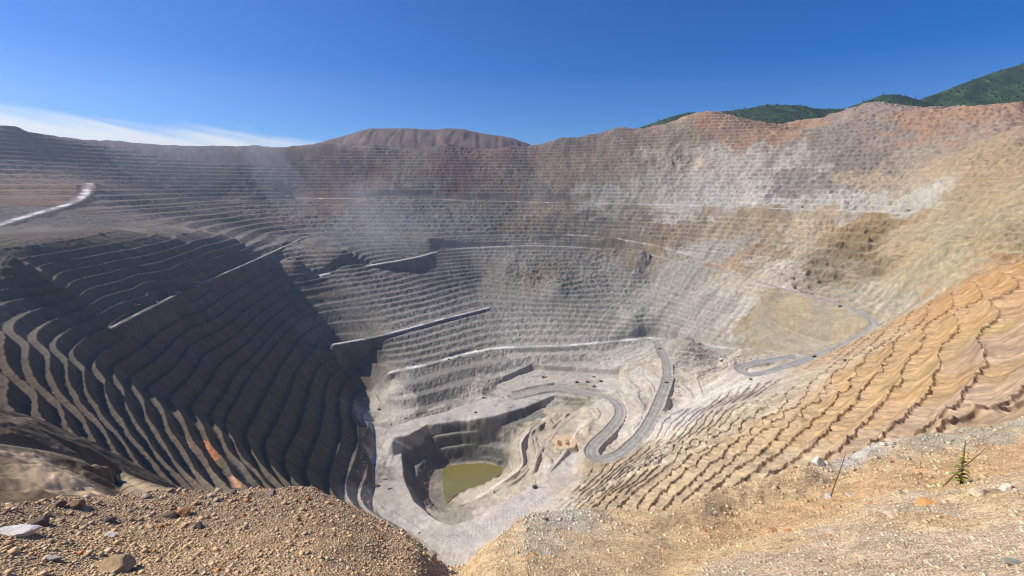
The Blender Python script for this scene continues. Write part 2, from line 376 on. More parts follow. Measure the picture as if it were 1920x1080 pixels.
R_LOOP = road_px([(1500,667,-640),(1450,675,-646),(1400,684,-653),(1386,693,-656),(1410,703,-653),(1455,694,-642),(1530,668,-610),(1600,638,-550),(1638,613,-502),(1628,595,-482),(1580,573,-469),(1480,545,-455),(1390,519,-440),(1300,496,-425),(1200,475,-410),(1100,465,-395),(1000,461,-390),(900,464,-396),(825,469,-402)])
R_PLAT = road_px([(825,469,-402),(780,482,-412),(700,496,-430),(640,506,-438),(600,516,-441)])
R_MAIN = smooth_line([at_y(u, v, y) for (u, v, y) in [(530,371,3850),(600,372,3815),(640,372,3795),(850,375,3715),(1000,379,3655),(1150,382,3415),(1300,385,3125),(1500,392,2685),(1700,400,2330)]])
R_PALE = road_px([(627,645,-640),(700,632,-640),(760,617,-640),(830,598,-640),(915,577,-640)])
R_LEFT = road_px([(573,443,-320),(487,483,-320),(360,538,-320),(300,567,-319),(210,613,-319)])
R_RAMP = smooth_line([at_y(u, v, y) for (u, v, y) in [(-60,435,1500),(0,420,1700),(60,402,1900),(120,385,2150),(155,368,2350),(168,343,2600)]])
R_BELOW = road_cast([(-80,828),(0,836),(90,850),(170,873),(240,905),(310,945)])
R_PATH = road_px([(1040,775,-838),(1000,800,-842),(975,830,-852),(977,870,-868),(955,893,-880),(893,934,-903),(866,943,-910)])
R_PATH2 = road_px([(1075,775,-838),(1045,800,-842),(1010,850,-850),(1000,880,-858)])
R_RIM1 = road_px([(880,1040,-845),(960,990,-843),(1050,930,-841),(1105,890,-838),(1122,850,-828),(1128,815,-815)])
R_RIM2 = road_px([(1000,990,-818),(1090,925,-812),(1150,870,-805),(1210,830,-795),(1262,760,-775),(1275,720,-765)])
R_PATH3 = road_px([(1100,790,-822),(1080,812,-830),(1056,852,-842),(1030,882,-849)])
R_PATH4 = road_px([(1018,790,-842),(996,812,-848),(1002,850,-858),(985,886,-872),(930,926,-895)])
POND = [at_z(u, v, -836) for (u, v) in [(1036,824),(1050,815),(1070,816),(1082,826),(1078,838),(1056,842),(1040,838)]]
R_FAR = road_px([(1000,440,-325),(1100,442,-326),(1200,455,-350),(1300,480,-395),(1390,515,-436)])
for p, hw, kw in [(R_RING, 12, dict(reach=16)), (R_HAIR, 24, dict(berm=3.5, reach=22)), (R_LOOP, 21, dict(berm=2.5, cut=1.5, fill=.75, reach=90)), (R_PLAT, 15, dict(reach=10)), (R_MAIN, 16, dict(fill=.9, cut=1.1)), (R_PALE, 10, dict(reach=8)), (R_LEFT, 6, dict(reach=10)), (R_RAMP, 26, dict(cut=.9, fill=.7, reach=120)), (R_PATH, 8, dict(berm=1.5, cut=1.2, fill=1.)), (R_PATH2, 5, dict(berm=1.2)), (R_PATH3, 5, dict(berm=1.8, cut=1.8)), (R_PATH4, 4, dict(berm=1.8, cut=1.8)), (R_BELOW, 6, dict(jit=1, berm=1.2)), (R_FAR, 6, {})]:
    grade(p, hw, **kw)
def lake_cut():
    global Hn
    m = bbox(LAKE, 260); d, z = dist_poly(LAKE, m, True); ins = inside(LAKE, m); d[ins] = 0
    far = sstep(1395, 1440, Y[m] + .05 * X[m]) * (1 - sstep(-60, 0, X[m] + 30))
    rgt = sstep(-110, -40, X[m]) * (1 - far)
    sl = .72 + .45 * far - .2 * rgt
    hh = np.where(d > 0, -931 + d * sl, -938)
    t = far * sstep(2, 12, d); st = terrace(hh + n2[m] * 1.5, np.arange(-952., -700, 34), .50, .03, 1.5)
    hh = hh * (1 - t) + st * t
    hh = np.where(rgt > .02, hh * (1 - rgt) + rgt * terrace(hh + n1[m] * 5 + n2[m] * 2, np.arange(-970., -600, 13), .5, .2, 1.5), hh) + rgt * sstep(25, 75, d) * 70
    Hn[m] = np.minimum(Hn[m], hh)
lake_cut()
grade(POND, 0, area=True, jit=1, reach=14)
H = Hn + (fbm(X / 6.0, Y / 6.0, 21, 2) * .6 + n2 * 1.6 + fbm(X / 2.6, Y / 2.6, 23, 2) * 1.1 * (1 - sstep(250, 600, np.hypot(X, Y)))) * (1 - .92 * ROADW)
H = np.where(ROADW > 0, H, H)

def raise_mesh(name, XX, YY, ZZ, attrs, mat):
    nr, nc = XX.shape
    v = np.stack([XX, YY, ZZ], -1).reshape(-1, 3).astype(np.float32)
    i = np.arange(nr - 1)[:, None] * nc + np.arange(nc - 1)[None, :]
    f = np.stack([i, i + 1, i + nc + 1, i + nc], -1).reshape(-1, 4).astype(np.int32)
    me = bpy.data.meshes.new(name)
    me.vertices.add(len(v)); me.vertices.foreach_set('co', v.ravel())
    me.loops.add(f.size); me.loops.foreach_set('vertex_index', f.ravel())
    me.polygons.add(len(f)); me.polygons.foreach_set('loop_start', np.arange(0, f.size, 4, dtype=np.int32))
    me.polygons.foreach_set('loop_total', np.full(len(f), 4, np.int32))
    me.polygons.foreach_set('use_smooth', np.ones(len(f), bool))
    for an, (ty, arr) in attrs.items():
        a = me.attributes.new(an, ty, 'POINT')
        if ty == 'FLOAT_COLOR':
            c = np.ones((len(v), 4), np.float32); c[:, :3] = arr.reshape(-1, 3); a.data.foreach_set('color', c.ravel())
        else: a.data.foreach_set('value', arr.astype(np.float32).ravel())
    me.update(); me.validate()
    o = bpy.data.objects.new(name, me); C.collection.objects.link(o); me.materials.append(mat)
    return o
def struct(o): o['kind'] = 'structure'; return o

# ------------------------------------------------------------------ rock colours by place (albedo)
COLS = [ # u, v, (r, g, b) linear albedo
 (0,260,(.17,.10,.09)),(150,300,(.16,.085,.08)),(300,300,(.18,.10,.10)),(450,300,(.18,.12,.11)),(60,350,(.22,.12,.07)),(30,320,(.26,.16,.10)),(250,380,(.17,.12,.10)),(350,400,(.19,.14,.11)),
 (120,420,(.22,.19,.17)),(200,440,(.16,.12,.10)),(500,330,(.20,.13,.11)),(560,360,(.26,.17,.13)),(650,350,(.28,.17,.12)),(660,300,(.24,.13,.10)),(760,300,(.26,.20,.15)),(850,320,(.26,.13,.10)),(950,330,(.32,.23,.17)),(900,280,(.33,.19,.13)),(700,280,(.30,.19,.14)),
 (800,350,(.27,.24,.22)),(1000,360,(.27,.24,.22)),(1050,320,(.36,.28,.20)),(1100,300,(.40,.32,.22)),(1150,330,(.40,.34,.25)),(1200,350,(.45,.42,.37)),(1140,360,(.46,.44,.41)),(1100,270,(.32,.24,.18)),(1200,270,(.38,.28,.20)),
 (1330,210,(.50,.32,.20)),(1300,250,(.38,.30,.22)),(1270,290,(.50,.43,.35)),(1400,250,(.45,.30,.20)),(1450,240,(.50,.32,.19)),(1400,290,(.52,.48,.43)),(1350,330,(.52,.49,.45)),(1480,300,(.52,.48,.43)),(1300,370,(.52,.50,.47)),(1420,370,(.55,.53,.50)),(1600,375,(.56,.53,.49)),(1700,380,(.56,.53,.48)),(1500,340,(.33,.30,.27)),(1580,300,(.34,.29,.25)),(1540,270,(.36,.30,.25)),(1640,200,(.40,.31,.26)),(1620,250,(.36,.30,.25)),(1660,280,(.40,.33,.27)),
 (1740,215,(.50,.32,.20)),(1850,205,(.50,.31,.19)),(1720,240,(.47,.30,.19)),(1820,230,(.44,.32,.25)),(1700,300,(.42,.36,.29)),(1760,320,(.52,.40,.26)),(1650,330,(.50,.40,.29)),(1700,350,(.50,.42,.33)),(1850,280,(.48,.37,.24)),(1900,320,(.49,.38,.23)),(1850,370,(.48,.39,.24)),(1800,420,(.51,.43,.28)),(1900,430,(.46,.37,.22)),
 (800,430,(.22,.20,.18)),(900,410,(.24,.22,.20)),(970,410,(.30,.24,.18)),(1050,420,(.24,.22,.20)),(700,420,(.24,.22,.22)),(1020,395,(.36,.29,.21)),(1150,430,(.30,.26,.21)),(1250,440,(.36,.29,.21)),(1350,430,(.42,.34,.24)),(1450,420,(.46,.37,.26)),(1400,480,(.44,.34,.23)),(1500,430,(.54,.46,.36)),(1450,510,(.56,.50,.42)),(1540,420,(.56,.44,.30)),(1340,470,(.42,.40,.36)),
 (1600,430,(.46,.34,.17)),(1560,500,(.40,.33,.22)),(1620,470,(.36,.27,.15)),(1700,440,(.52,.43,.27)),(1720,520,(.51,.44,.30)),(1680,510,(.54,.43,.25)),(1600,550,(.48,.43,.34)),(1700,570,(.52,.47,.38)),(1780,500,(.52,.45,.30)),(1850,460,(.50,.40,.22)),
 (1500,580,(.46,.39,.27)),(1450,580,(.46,.38,.25)),(1560,610,(.46,.40,.29)),(1500,630,(.43,.375,.29)),(1600,600,(.47,.41,.30)),(1430,600,(.45,.375,.26)),(1530,570,(.46,.39,.28)),
 (1000,475,(.30,.29,.27)),(1000,510,(.31,.26,.20)),(1060,520,(.32,.30,.26)),(950,520,(.32,.30,.27)),(1150,530,(.36,.35,.33)),(1250,540,(.40,.39,.37)),(1100,560,(.33,.33,.31)),(1000,580,(.32,.31,.30)),(1320,570,(.44,.43,.41)),(1370,590,(.58,.56,.52)),(1300,600,(.44,.43,.41)),
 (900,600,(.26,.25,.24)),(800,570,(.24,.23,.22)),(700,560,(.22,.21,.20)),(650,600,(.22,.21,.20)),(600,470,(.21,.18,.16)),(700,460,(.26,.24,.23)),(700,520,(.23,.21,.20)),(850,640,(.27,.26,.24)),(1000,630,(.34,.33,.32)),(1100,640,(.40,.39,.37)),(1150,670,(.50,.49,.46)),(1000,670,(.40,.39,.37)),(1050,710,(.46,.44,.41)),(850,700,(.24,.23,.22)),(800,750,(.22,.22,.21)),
 (740,780,(.52,.50,.47)),(800,785,(.48,.45,.41)),(900,770,(.46,.43,.40)),(1000,740,(.44,.42,.38)),(760,820,(.44,.39,.32)),(740,850,(.50,.48,.46)),(740,930,(.48,.44,.40)),(800,990,(.50,.46,.42)),(900,990,(.55,.51,.48)),(1000,940,(.55,.51,.49)),(1080,870,(.52,.49,.48)),
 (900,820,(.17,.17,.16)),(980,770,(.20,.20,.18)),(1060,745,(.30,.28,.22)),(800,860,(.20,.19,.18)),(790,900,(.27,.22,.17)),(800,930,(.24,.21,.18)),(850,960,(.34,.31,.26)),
 (1040,775,(.49,.43,.34)),(960,890,(.48,.43,.36)),(1010,830,(.45,.41,.36)),(1060,830,(.50,.43,.34)),(1100,780,(.55,.49,.41)),(900,930,(.52,.47,.40)),(1130,870,(.46,.40,.33)),
 (1180,720,(.56,.54,.50)),(1200,760,(.52,.48,.43)),(1210,690,(.55,.49,.41)),(1290,700,(.55,.50,.42)),(1270,780,(.60,.57,.55)),(1330,740,(.60,.57,.54)),(1200,870,(.52,.48,.44)),(1350,680,(.50,.46,.41)),(1400,740,(.52,.46,.40)),(1320,660,(.44,.41,.37)),
 (1250,850,(.58,.55,.52)),(1150,930,(.48,.41,.32)),(1300,830,(.50,.45,.38)),(1420,750,(.52,.48,.42)),(1480,720,(.52,.47,.39)),(1540,690,(.54,.46,.36)),(1600,650,(.52,.40,.28)),(1400,820,(.52,.42,.30)),(1500,760,(.54,.43,.31)),(1300,890,(.52,.44,.33)),
 (1600,720,(.53,.39,.235)),(1680,670,(.51,.375,.22)),(1750,640,(.54,.38,.20)),(1700,700,(.54,.405,.24)),(1600,800,(.54,.40,.26)),(1750,720,(.53,.38,.22)),(1500,850,(.52,.44,.33)),(1850,500,(.54,.345,.17)),(1870,540,(.56,.365,.18)),(1850,620,(.50,.38,.21)),(1840,690,(.46,.34,.22)),(1890,640,(.50,.38,.30)),(1900,720,(.47,.37,.29)),(1680,790,(.48,.38,.30)),(1780,760,(.46,.36,.29)),(1780,540,(.54,.365,.19)),(1905,570,(.56,.40,.24)),
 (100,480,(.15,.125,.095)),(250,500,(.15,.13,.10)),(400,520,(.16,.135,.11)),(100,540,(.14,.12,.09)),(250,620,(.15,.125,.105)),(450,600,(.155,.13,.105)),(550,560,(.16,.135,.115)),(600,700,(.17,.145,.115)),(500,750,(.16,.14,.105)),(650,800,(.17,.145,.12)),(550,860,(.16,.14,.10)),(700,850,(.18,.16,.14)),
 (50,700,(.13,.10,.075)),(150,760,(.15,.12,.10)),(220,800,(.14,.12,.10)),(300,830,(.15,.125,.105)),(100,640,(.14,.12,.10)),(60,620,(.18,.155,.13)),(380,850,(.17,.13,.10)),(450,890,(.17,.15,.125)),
 (60,840,(.22,.17,.115)),(150,880,(.22,.165,.10)),(100,900,(.25,.18,.11)),(40,890,(.24,.18,.115)),(250,900,(.20,.155,.10)),(200,850,(.17,.135,.10)),(300,900,(.20,.16,.12)),(420,910,(.26,.215,.16)),
]
CP_, CC_ = [], []
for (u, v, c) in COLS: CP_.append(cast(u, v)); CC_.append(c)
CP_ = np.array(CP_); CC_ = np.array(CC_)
def colour_field():
    out = np.zeros(SHAPE + (3,), np.float32)
    R = np.hypot(X, Y)
    wx = X + (fbm(X / 160, Y / 160, 31, 4) * .085 + fbm(X / 35, Y / 35, 36, 2) * .025) * R
    wy = Y + (fbm(X / 160, Y / 160, 41, 4) * .085 + fbm(X / 35, Y / 35, 46, 2) * .025) * R
    dref = np.hypot(CP_[:, 0], CP_[:, 1])
    for i0 in range(0, SHAPE[0], 24):
        s = slice(i0, i0 + 24)
        d2 = ((wx[s][..., None] - CP_[:, 0]) ** 2 + (wy[s][..., None] - CP_[:, 1]) ** 2 + (1.2 * (Hn[s][..., None] - CP_[:, 2])) ** 2).astype(np.float32) / (dref ** 2).astype(np.float32)
        wgt = 1.0 / (d2 + 1e-4) ** 4.0
        wgt /= wgt.sum(-1, keepdims=True)
        out[s] = wgt @ CC_.astype(np.float32)
    return out
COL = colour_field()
ang = np.arctan2(X, Y - 1600) * 1500
streak = fbm(ang / 26 + .7 * n1, Hn / 170, 91, 4) + .6 * fbm(ang / 90, Hn / 260 + ang / 900, 95, 3)
COL *= np.clip(1 + .34 * streak * (1 - .15 * left_wall) * (1 - .6 * upr) * (1 - .5 * right_wall) * sstep(450, 800, np.hypot(X, Y - 1600)), .55, 1.6)[..., None]
COL = COL ** 1.12 * np.array((.93, .92, .90), np.float32)
COL = COL * .84 + COL.mean(-1, keepdims=True) * .16
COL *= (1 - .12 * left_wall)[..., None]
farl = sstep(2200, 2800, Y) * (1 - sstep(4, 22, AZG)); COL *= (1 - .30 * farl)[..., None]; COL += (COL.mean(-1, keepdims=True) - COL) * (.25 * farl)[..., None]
COL *= (1 + (np.array((1.05, .985, .86)) - 1) * right_wall[..., None]) * (1 - .07 * np.maximum(spur, right_wall)[..., None])
COL *= np.array((1.0, .965, .885), np.float32)
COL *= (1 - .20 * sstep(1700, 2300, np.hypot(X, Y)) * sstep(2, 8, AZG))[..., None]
speck = noise(ang / 24 + n1 * 2, Hn / 8.5, 55) + .6 * noise(ang / 9, Hn / 8.5, 57); COL *= np.clip(1 + .42 * speck * sstep(1500, 2200, np.hypot(X, Y)) * (1 - left_wall), .5, 1.7)[..., None]
fc = np.array((.355, .29, .19)) * (1 + .25 * fbm(np.arctan2(X - 1000, Y - 2150) * 40, H0 / 400, 13, 4))[..., None]; fd = sstep(.0, .25, fbm(X / 150, Y / 150, 15, 3) + .12)[..., None] * .45; fc = fc * (1 - fd) + np.array((.29, .26, .21)) * fd
COL *= (1 - .25 * rug)[..., None]
fans = fbm(tang / 11 + 1.5 * n1, H0 / 70, 87, 4) + .5 * fbm(X / 9, Y / 9, 88, 2)
COL *= np.clip(1 + .50 * fans * right_wall, .6, 1.5)[..., None]
band = noise(Hn / 4.5 + n1 * 1.5, tang / 260, 83) + .5 * noise(Hn / 1.9, tang / 90, 84); bz = np.maximum(spur, right_wall * (1 - sstep(-620, -480, H0)))
COL *= np.clip(1 + .55 * band * bz, .6, 1.4)[..., None]
COL = COL * (1 - fan[..., None]) + fc * fan[..., None]; COL = COL.astype(np.float32)
def paint(poly, hw, col, soft=4, area=False, k=1.0, jit=5, patchy=0.0):
    m = bbox(poly, 60); d, z = dist_poly(poly, m, area)
    if area: d[inside(poly, m)] = 0
    kk = k * (1 - patchy * (1 - sstep(-.15, .15, n1[m]))) 
    t = (kk * (1 - sstep(hw - soft, hw + soft, d + jit * n2[m])))[:, None]
    c = np.array(col, np.float32) * (1 + .13 * np.cos(d / 2.6) * (not area) + .22 * n2[m] + .18 * n1[m])[:, None]
    COL[m] = COL[m] * (1 - t) + c * t
paint(SHELF, 0, (.43,.41,.375), area=True); paint(FLOOR, 0, (.49,.46,.42), area=True, k=.7)
paint(POND, 2, (.55,.40,.24), area=True); paint(LAKE, 9, (.27,.235,.16), area=True, jit=9)
for p, hw, c in [(R_PATH, 6, (.56,.49,.39)), (R_PATH3, 4, (.56,.49,.39)), (R_HAIR, 22, (.27,.26,.235)), (R_LOOP[:48], 20, (.235,.235,.225)), (R_LOOP[44:], 14, (.30,.29,.275)), (R_RING[:32], 13, (.58,.56,.53)), (R_RING[30:], 12, (.42,.40,.36)), (R_PALE, 8, (.50,.49,.47)), (R_PLAT, 16, (.50,.48,.45)), (R_MAIN, 13, (.52,.50,.47)), (R_LEFT, 5, (.33,.30,.27)), (R_RAMP, 15, (.60,.58,.58)), (R_BELOW, 5, (.299,.235,.15)), (R_FAR, 5, (.46,.40,.33))]:
    paint(p, hw, c, jit=8, patchy=.75 if c[0] > .3 and hw < 16 else .15)

for l, hw, c in [([(378,818),(392,838),(402,852)], 6, (.46,.17,.075)), ([(336,806),(352,828)], 5, (.36,.19,.11)), ([(404,858),(412,866)], 5, (.16,.13,.03)), ([(436,893),(445,905)], 5, (.5,.26,.16))]:
    paint([cast(u, v) for (u, v) in l], hw, c, soft=4, jit=9, patchy=.45)
paint([cast(u, v) for (u, v) in [(30,862),(70,868),(110,885),(140,905),(165,920)]], 9, (.46,.34,.21), jit=6)
COL *= np.clip(1 + .5 * fbm(X / 7, Y / 7, 66, 3) * (1 - sstep(300, 900, np.hypot(X, Y))), .6, 1.5)[..., None]
# ------------------------------------------------------------------ materials
def new_mat(name, rough=.95):
    m = bpy.data.materials.new(name); m.use_nodes = True
    b = m.node_tree.nodes['Principled BSDF']; b.inputs['Roughness'].default_value = rough
    b.inputs['Specular IOR Level'].default_value = .15
    return m, m.node_tree, b
def rock_material():
    m, t, b = new_mat('bench_rock')
    L = t.links.new
    at = N(t, 'ShaderNodeAttribute', attribute_name='albedo'); geo = N(t, 'ShaderNodeNewGeometry'); tc = N(t, 'ShaderNodeTexCoord')
    n1_ = N(t, 'ShaderNodeTexNoise'); n1_.inputs['Scale'].default_value = .035; n1_.inputs['Detail'].default_value = 9; n1_.inputs['Roughness'].default_value = .62
    L(tc.outputs['Object'], n1_.inputs['Vector'])
    mp = N(t, 'ShaderNodeMapping'); mp.inputs['Scale'].default_value = (.11, .11, .012); L(tc.outputs['Object'], mp.inputs[0])
    n2_ = N(t, 'ShaderNodeTexNoise'); n2_.inputs['Scale'].default_value = 1; n2_.inputs['Detail'].default_value = 5; L(mp.outputs[0], n2_.inputs['Vector'])
    r1 = N(t, 'ShaderNodeMapRange'); r1.inputs[1].default_value = .25; r1.inputs[2].default_value = .75; r1.inputs[3].default_value = .78; r1.inputs[4].default_value = 1.22; L(n1_.outputs[0], r1.inputs[0])
    r2 = N(t, 'ShaderNodeMapRange'); r2.inputs[1].default_value = .3; r2.inputs[2].default_value = .7; r2.inputs[3].default_value = .88; r2.inputs[4].default_value = 1.12; L(n2_.outputs[0], r2.inputs[0])
    mu = N(t, 'ShaderNodeMath', operation='MULTIPLY'); L(r1.outputs[0], mu.inputs[0]); L(r2.outputs[0], mu.inputs[1])
    vm = N(t, 'ShaderNodeVectorMath', operation='SCALE'); L(at.outputs['Color'], vm.inputs[0]); L(mu.outputs[0], vm.inputs['Scale'])
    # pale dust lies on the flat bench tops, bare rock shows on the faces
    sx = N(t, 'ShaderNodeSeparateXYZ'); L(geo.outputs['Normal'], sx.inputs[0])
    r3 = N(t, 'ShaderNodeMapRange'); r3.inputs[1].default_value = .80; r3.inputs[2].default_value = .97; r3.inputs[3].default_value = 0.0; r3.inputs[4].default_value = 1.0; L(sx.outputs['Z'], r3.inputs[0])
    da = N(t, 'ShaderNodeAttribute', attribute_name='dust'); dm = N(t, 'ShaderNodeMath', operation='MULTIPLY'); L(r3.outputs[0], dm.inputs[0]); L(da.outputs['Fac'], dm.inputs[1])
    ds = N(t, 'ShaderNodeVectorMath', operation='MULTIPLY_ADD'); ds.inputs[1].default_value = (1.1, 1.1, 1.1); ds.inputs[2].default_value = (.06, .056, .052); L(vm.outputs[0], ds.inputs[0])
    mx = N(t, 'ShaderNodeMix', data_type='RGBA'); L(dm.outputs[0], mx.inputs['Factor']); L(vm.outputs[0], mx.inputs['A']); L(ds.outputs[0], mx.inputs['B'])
    L(mx.outputs['Result'], b.inputs['Base Color'])
    bp = N(t, 'ShaderNodeBump'); bp.inputs['Strength'].default_value = .5; bp.inputs['Distance'].default_value = 3
    L(n1_.outputs[0], bp.inputs['Height']); L(bp.outputs[0], b.inputs['Normal'])
    return m
M_ROCK = rock_material()
terrain = struct(raise_mesh('terrain', X, Y, H, {'albedo': ('FLOAT_COLOR', COL), 'dust': ('FLOAT', np.clip(.85 - .8 * left_wall - .2 * right_wall - .3 * farl, 0, 1))}, M_ROCK))  # left wall gets almost no dust: shade on its flats put into the colour

def hfin(x, y):
    r = np.hypot(x, y); a = np.arctan2(x, y)
    fa = np.clip((a - AZ[0]) / (AZ[1] - AZ[0]), 0, len(AZ) - 1.001); fr = np.interp(r, RS, np.arange(len(RS))); fr = np.clip(fr, 0, len(RS) - 1.001)
    i = fa.astype(int); j = fr.astype(int); tx = fa - i; ty = fr - j
    return (H[j, i] * (1 - tx) + H[j, i + 1] * tx) * (1 - ty) + (H[j + 1, i] * (1 - tx) + H[j + 1, i + 1] * tx) * ty
def land(u, v, r0=92., r1=5500.):
    """the point of the finished terrain seen at an image point"""
    d = ray(u, v); h = math.hypot(d[0], d[1]); r = np.arange(r0, r1, 2.0)
    x = d[0] / h * r; y = d[1] / h * r; z = d[2] / h * r; g = hfin(x, y)
    k = int(np.argmax(g > z))
    if g[k] <= z[k]: k = len(r) - 1
    return Vector((float(x[k]), float(y[k]), float(g[k])))

# ------------------------------------------------------------------ water in the pit bottom
def simple_mat(name, col, rough=.8, spec=.2, metal=0.0, var=0.0, scale=3.0):
    m, t, b = new_mat(name, rough); b.inputs['Specular IOR Level'].default_value = spec; b.inputs['Metallic'].default_value = metal
    b.inputs['Base Color'].default_value = (*col, 1)
    if var:
        tc = N(t, 'ShaderNodeTexCoord'); n = N(t, 'ShaderNodeTexNoise'); n.inputs['Scale'].default_value = scale; n.inputs['Detail'].default_value = 6
        t.links.new(tc.outputs['Object'], n.inputs['Vector'])
        mr = N(t, 'ShaderNodeMapRange'); mr.inputs[1].default_value = .25; mr.inputs[2].default_value = .75; mr.inputs[3].default_value = 1 - var; mr.inputs[4].default_value = 1 + var
        t.links.new(n.outputs[0], mr.inputs[0])
        v = N(t, 'ShaderNodeVectorMath', operation='SCALE'); v.inputs[0].default_value = col; t.links.new(mr.outputs[0], v.inputs['Scale']); t.links.new(v.outputs[0], b.inputs['Base Color'])
    return m
def poly_mesh(name, P, mat, kind='structure'):
    me = bpy.data.meshes.new(name); bm = bmesh.new()
    vs = [bm.verts.new(p) for p in P]; f = bm.faces.new(vs)
    if f.normal.z < 0: f.normal_flip()
    bmesh.ops.triangulate(bm, faces=[f]); bm.to_mesh(me); bm.free(); me.materials.append(mat)
    o = bpy.data.objects.new(name, me); C.collection.objects.link(o); o['kind'] = kind; return o
M_LAKE = simple_mat('pond_water', (.20, .175, .055), .06, .5, 0, .10, .02)
lc = np.mean(LAKE, 0)
poly_mesh('water', [tuple(lc + (np.array(p) - lc) * 1.12 * np.array([1, 1, 0]) + np.array([0, 0, 1.5])) for p in LAKE], M_LAKE)

# ------------------------------------------------------------------ the lookout: loose gravel at the lip of the pit
EYE = 1.55
def rim_h(x, y):
    """gravel surface height at a plan point near the lookout"""
    a = np.arctan2(x, y); r = np.hypot(x, y)
    te = np.interp(a, ea, et); re = np.interp(a, ea, er) 
    sl = te - EYE / re                         # slope of the ground down to its lip
    rr = np.minimum(r, re)
    # ground dips a little, then rises to the lip, so that the lip is rounded
    q = rr / re
    z = -EYE - rr * sl - .10 * re * .22 * np.sin(np.pi * np.clip(q, 0, 1)) * (1.0)
    # nearer shelf of grey gravel on the right, a step above the orange slope behind it
    sh = sstep(.28, .55, a)
    z = z - sh * .55 * sstep(.40, .62, q) * (1 - sstep(.80, 1.0, q))
    z = z + re / 8 * sstep(.45, .85, q) * (.16 * np.exp(-((a + .235) / .045) ** 2) - .20 * np.exp(-((a + .135) / .04) ** 2) * (1 - sstep(1.0, 1.6, r / re)))
    o = np.maximum(r - re, 0)
    z = z - o * (1.5 + .2 * np.sin(a * 9)) - .35 * sstep(0, 1.5, o)
    big = fbm(x / 1.7, y / 1.7, 61, 3) * .10 * np.clip(r / 6, .4, 2.5) + fbm(x / .38, y / .38, 63, 3) * .035 * np.clip(r / 8, .5, 2)
    return z + big * (1 - .7 * sstep(0, 2, o))
ga = np.radians(np.linspace(-66, 66, 820))
qs = np.concatenate([np.geomspace(.05, 1.0, 250), 1 + np.geomspace(.004, 3.2, 70), np.array([6, 9, 13, 18])])
gre = np.interp(ga, ea, er)
GXX = np.sin(ga)[None, :] * gre[None, :] * qs[:, None]; GYY = np.cos(ga)[None, :] * gre[None, :] * qs[:, None]
GZZ = rim_h(GXX, GYY)
def rim_cast(u, v):
    d = ray(u, v); h = math.hypot(d[0], d[1]); r = np.arange(.8, 60, .02)
    x = d[0] / h * r; y = d[1] / h * r; z = d[2] / h * r; g = rim_h(x, y)
    k = int(np.argmax(g > z)); return Vector((float(x[k]), float(y[k]), float(g[k])))
GC = np.zeros(GXX.shape + (3,), np.float32)
ga2 = np.broadcast_to(ga[None, :], GXX.shape); q2 = np.broadcast_to(qs[:, None], GXX.shape)
wob = fbm(GXX / 2.2, GYY / 2.2, 71, 3)
c_left = np.array((.50, .345, .19)); c_right = np.array((.63, .445, .25)); c_grey = np.array((.60, .455, .30)); c_dark = np.array((.41, .285, .17)); c_org = np.array((.62, .40, .205)); c_white = np.array((.58, .53, .44))
t = sstep(-.32, .02, ga2 + wob * .25)[..., None]; GC[:] = c_left * (1 - t) + c_right * t
t = ((1 - sstep(-.35, -.15, ga2)) * sstep(.50, .85, q2 + wob * .4))[..., None]; GC[:] = GC * (1 - t) + c_dark * t
t = (sstep(.2, .5, ga2) * (1 - sstep(.33, .5, q2 + wob * .35)))[..., None]; GC[:] = GC * (1 - t) + c_grey * t
t = (sstep(.3, .5, ga2) * sstep(.45, .6, q2 + wob * .2) * (1 - sstep(.72, .9, q2)))[..., None] * .8; GC[:] = GC * (1 - t) + c_org * t
t = (np.exp(-((ga2 - .12) / .09) ** 2) * sstep(.55, .8, q2 + wob * .4))[..., None] * .8; GC[:] = GC * (1 - t) + c_white * t
t = (np.exp(-((ga2 - .69) / .05) ** 2) * sstep(.86, .95, q2))[..., None]; GC[:] = GC * (1 - t) + c_white * 1.05 * t
t = (sstep(.72, .78, ga2) * sstep(.82, .92, q2 + wob * .1))[..., None] * .7; GC[:] = GC * (1 - t) + np.array((.48, .44, .34)) * t
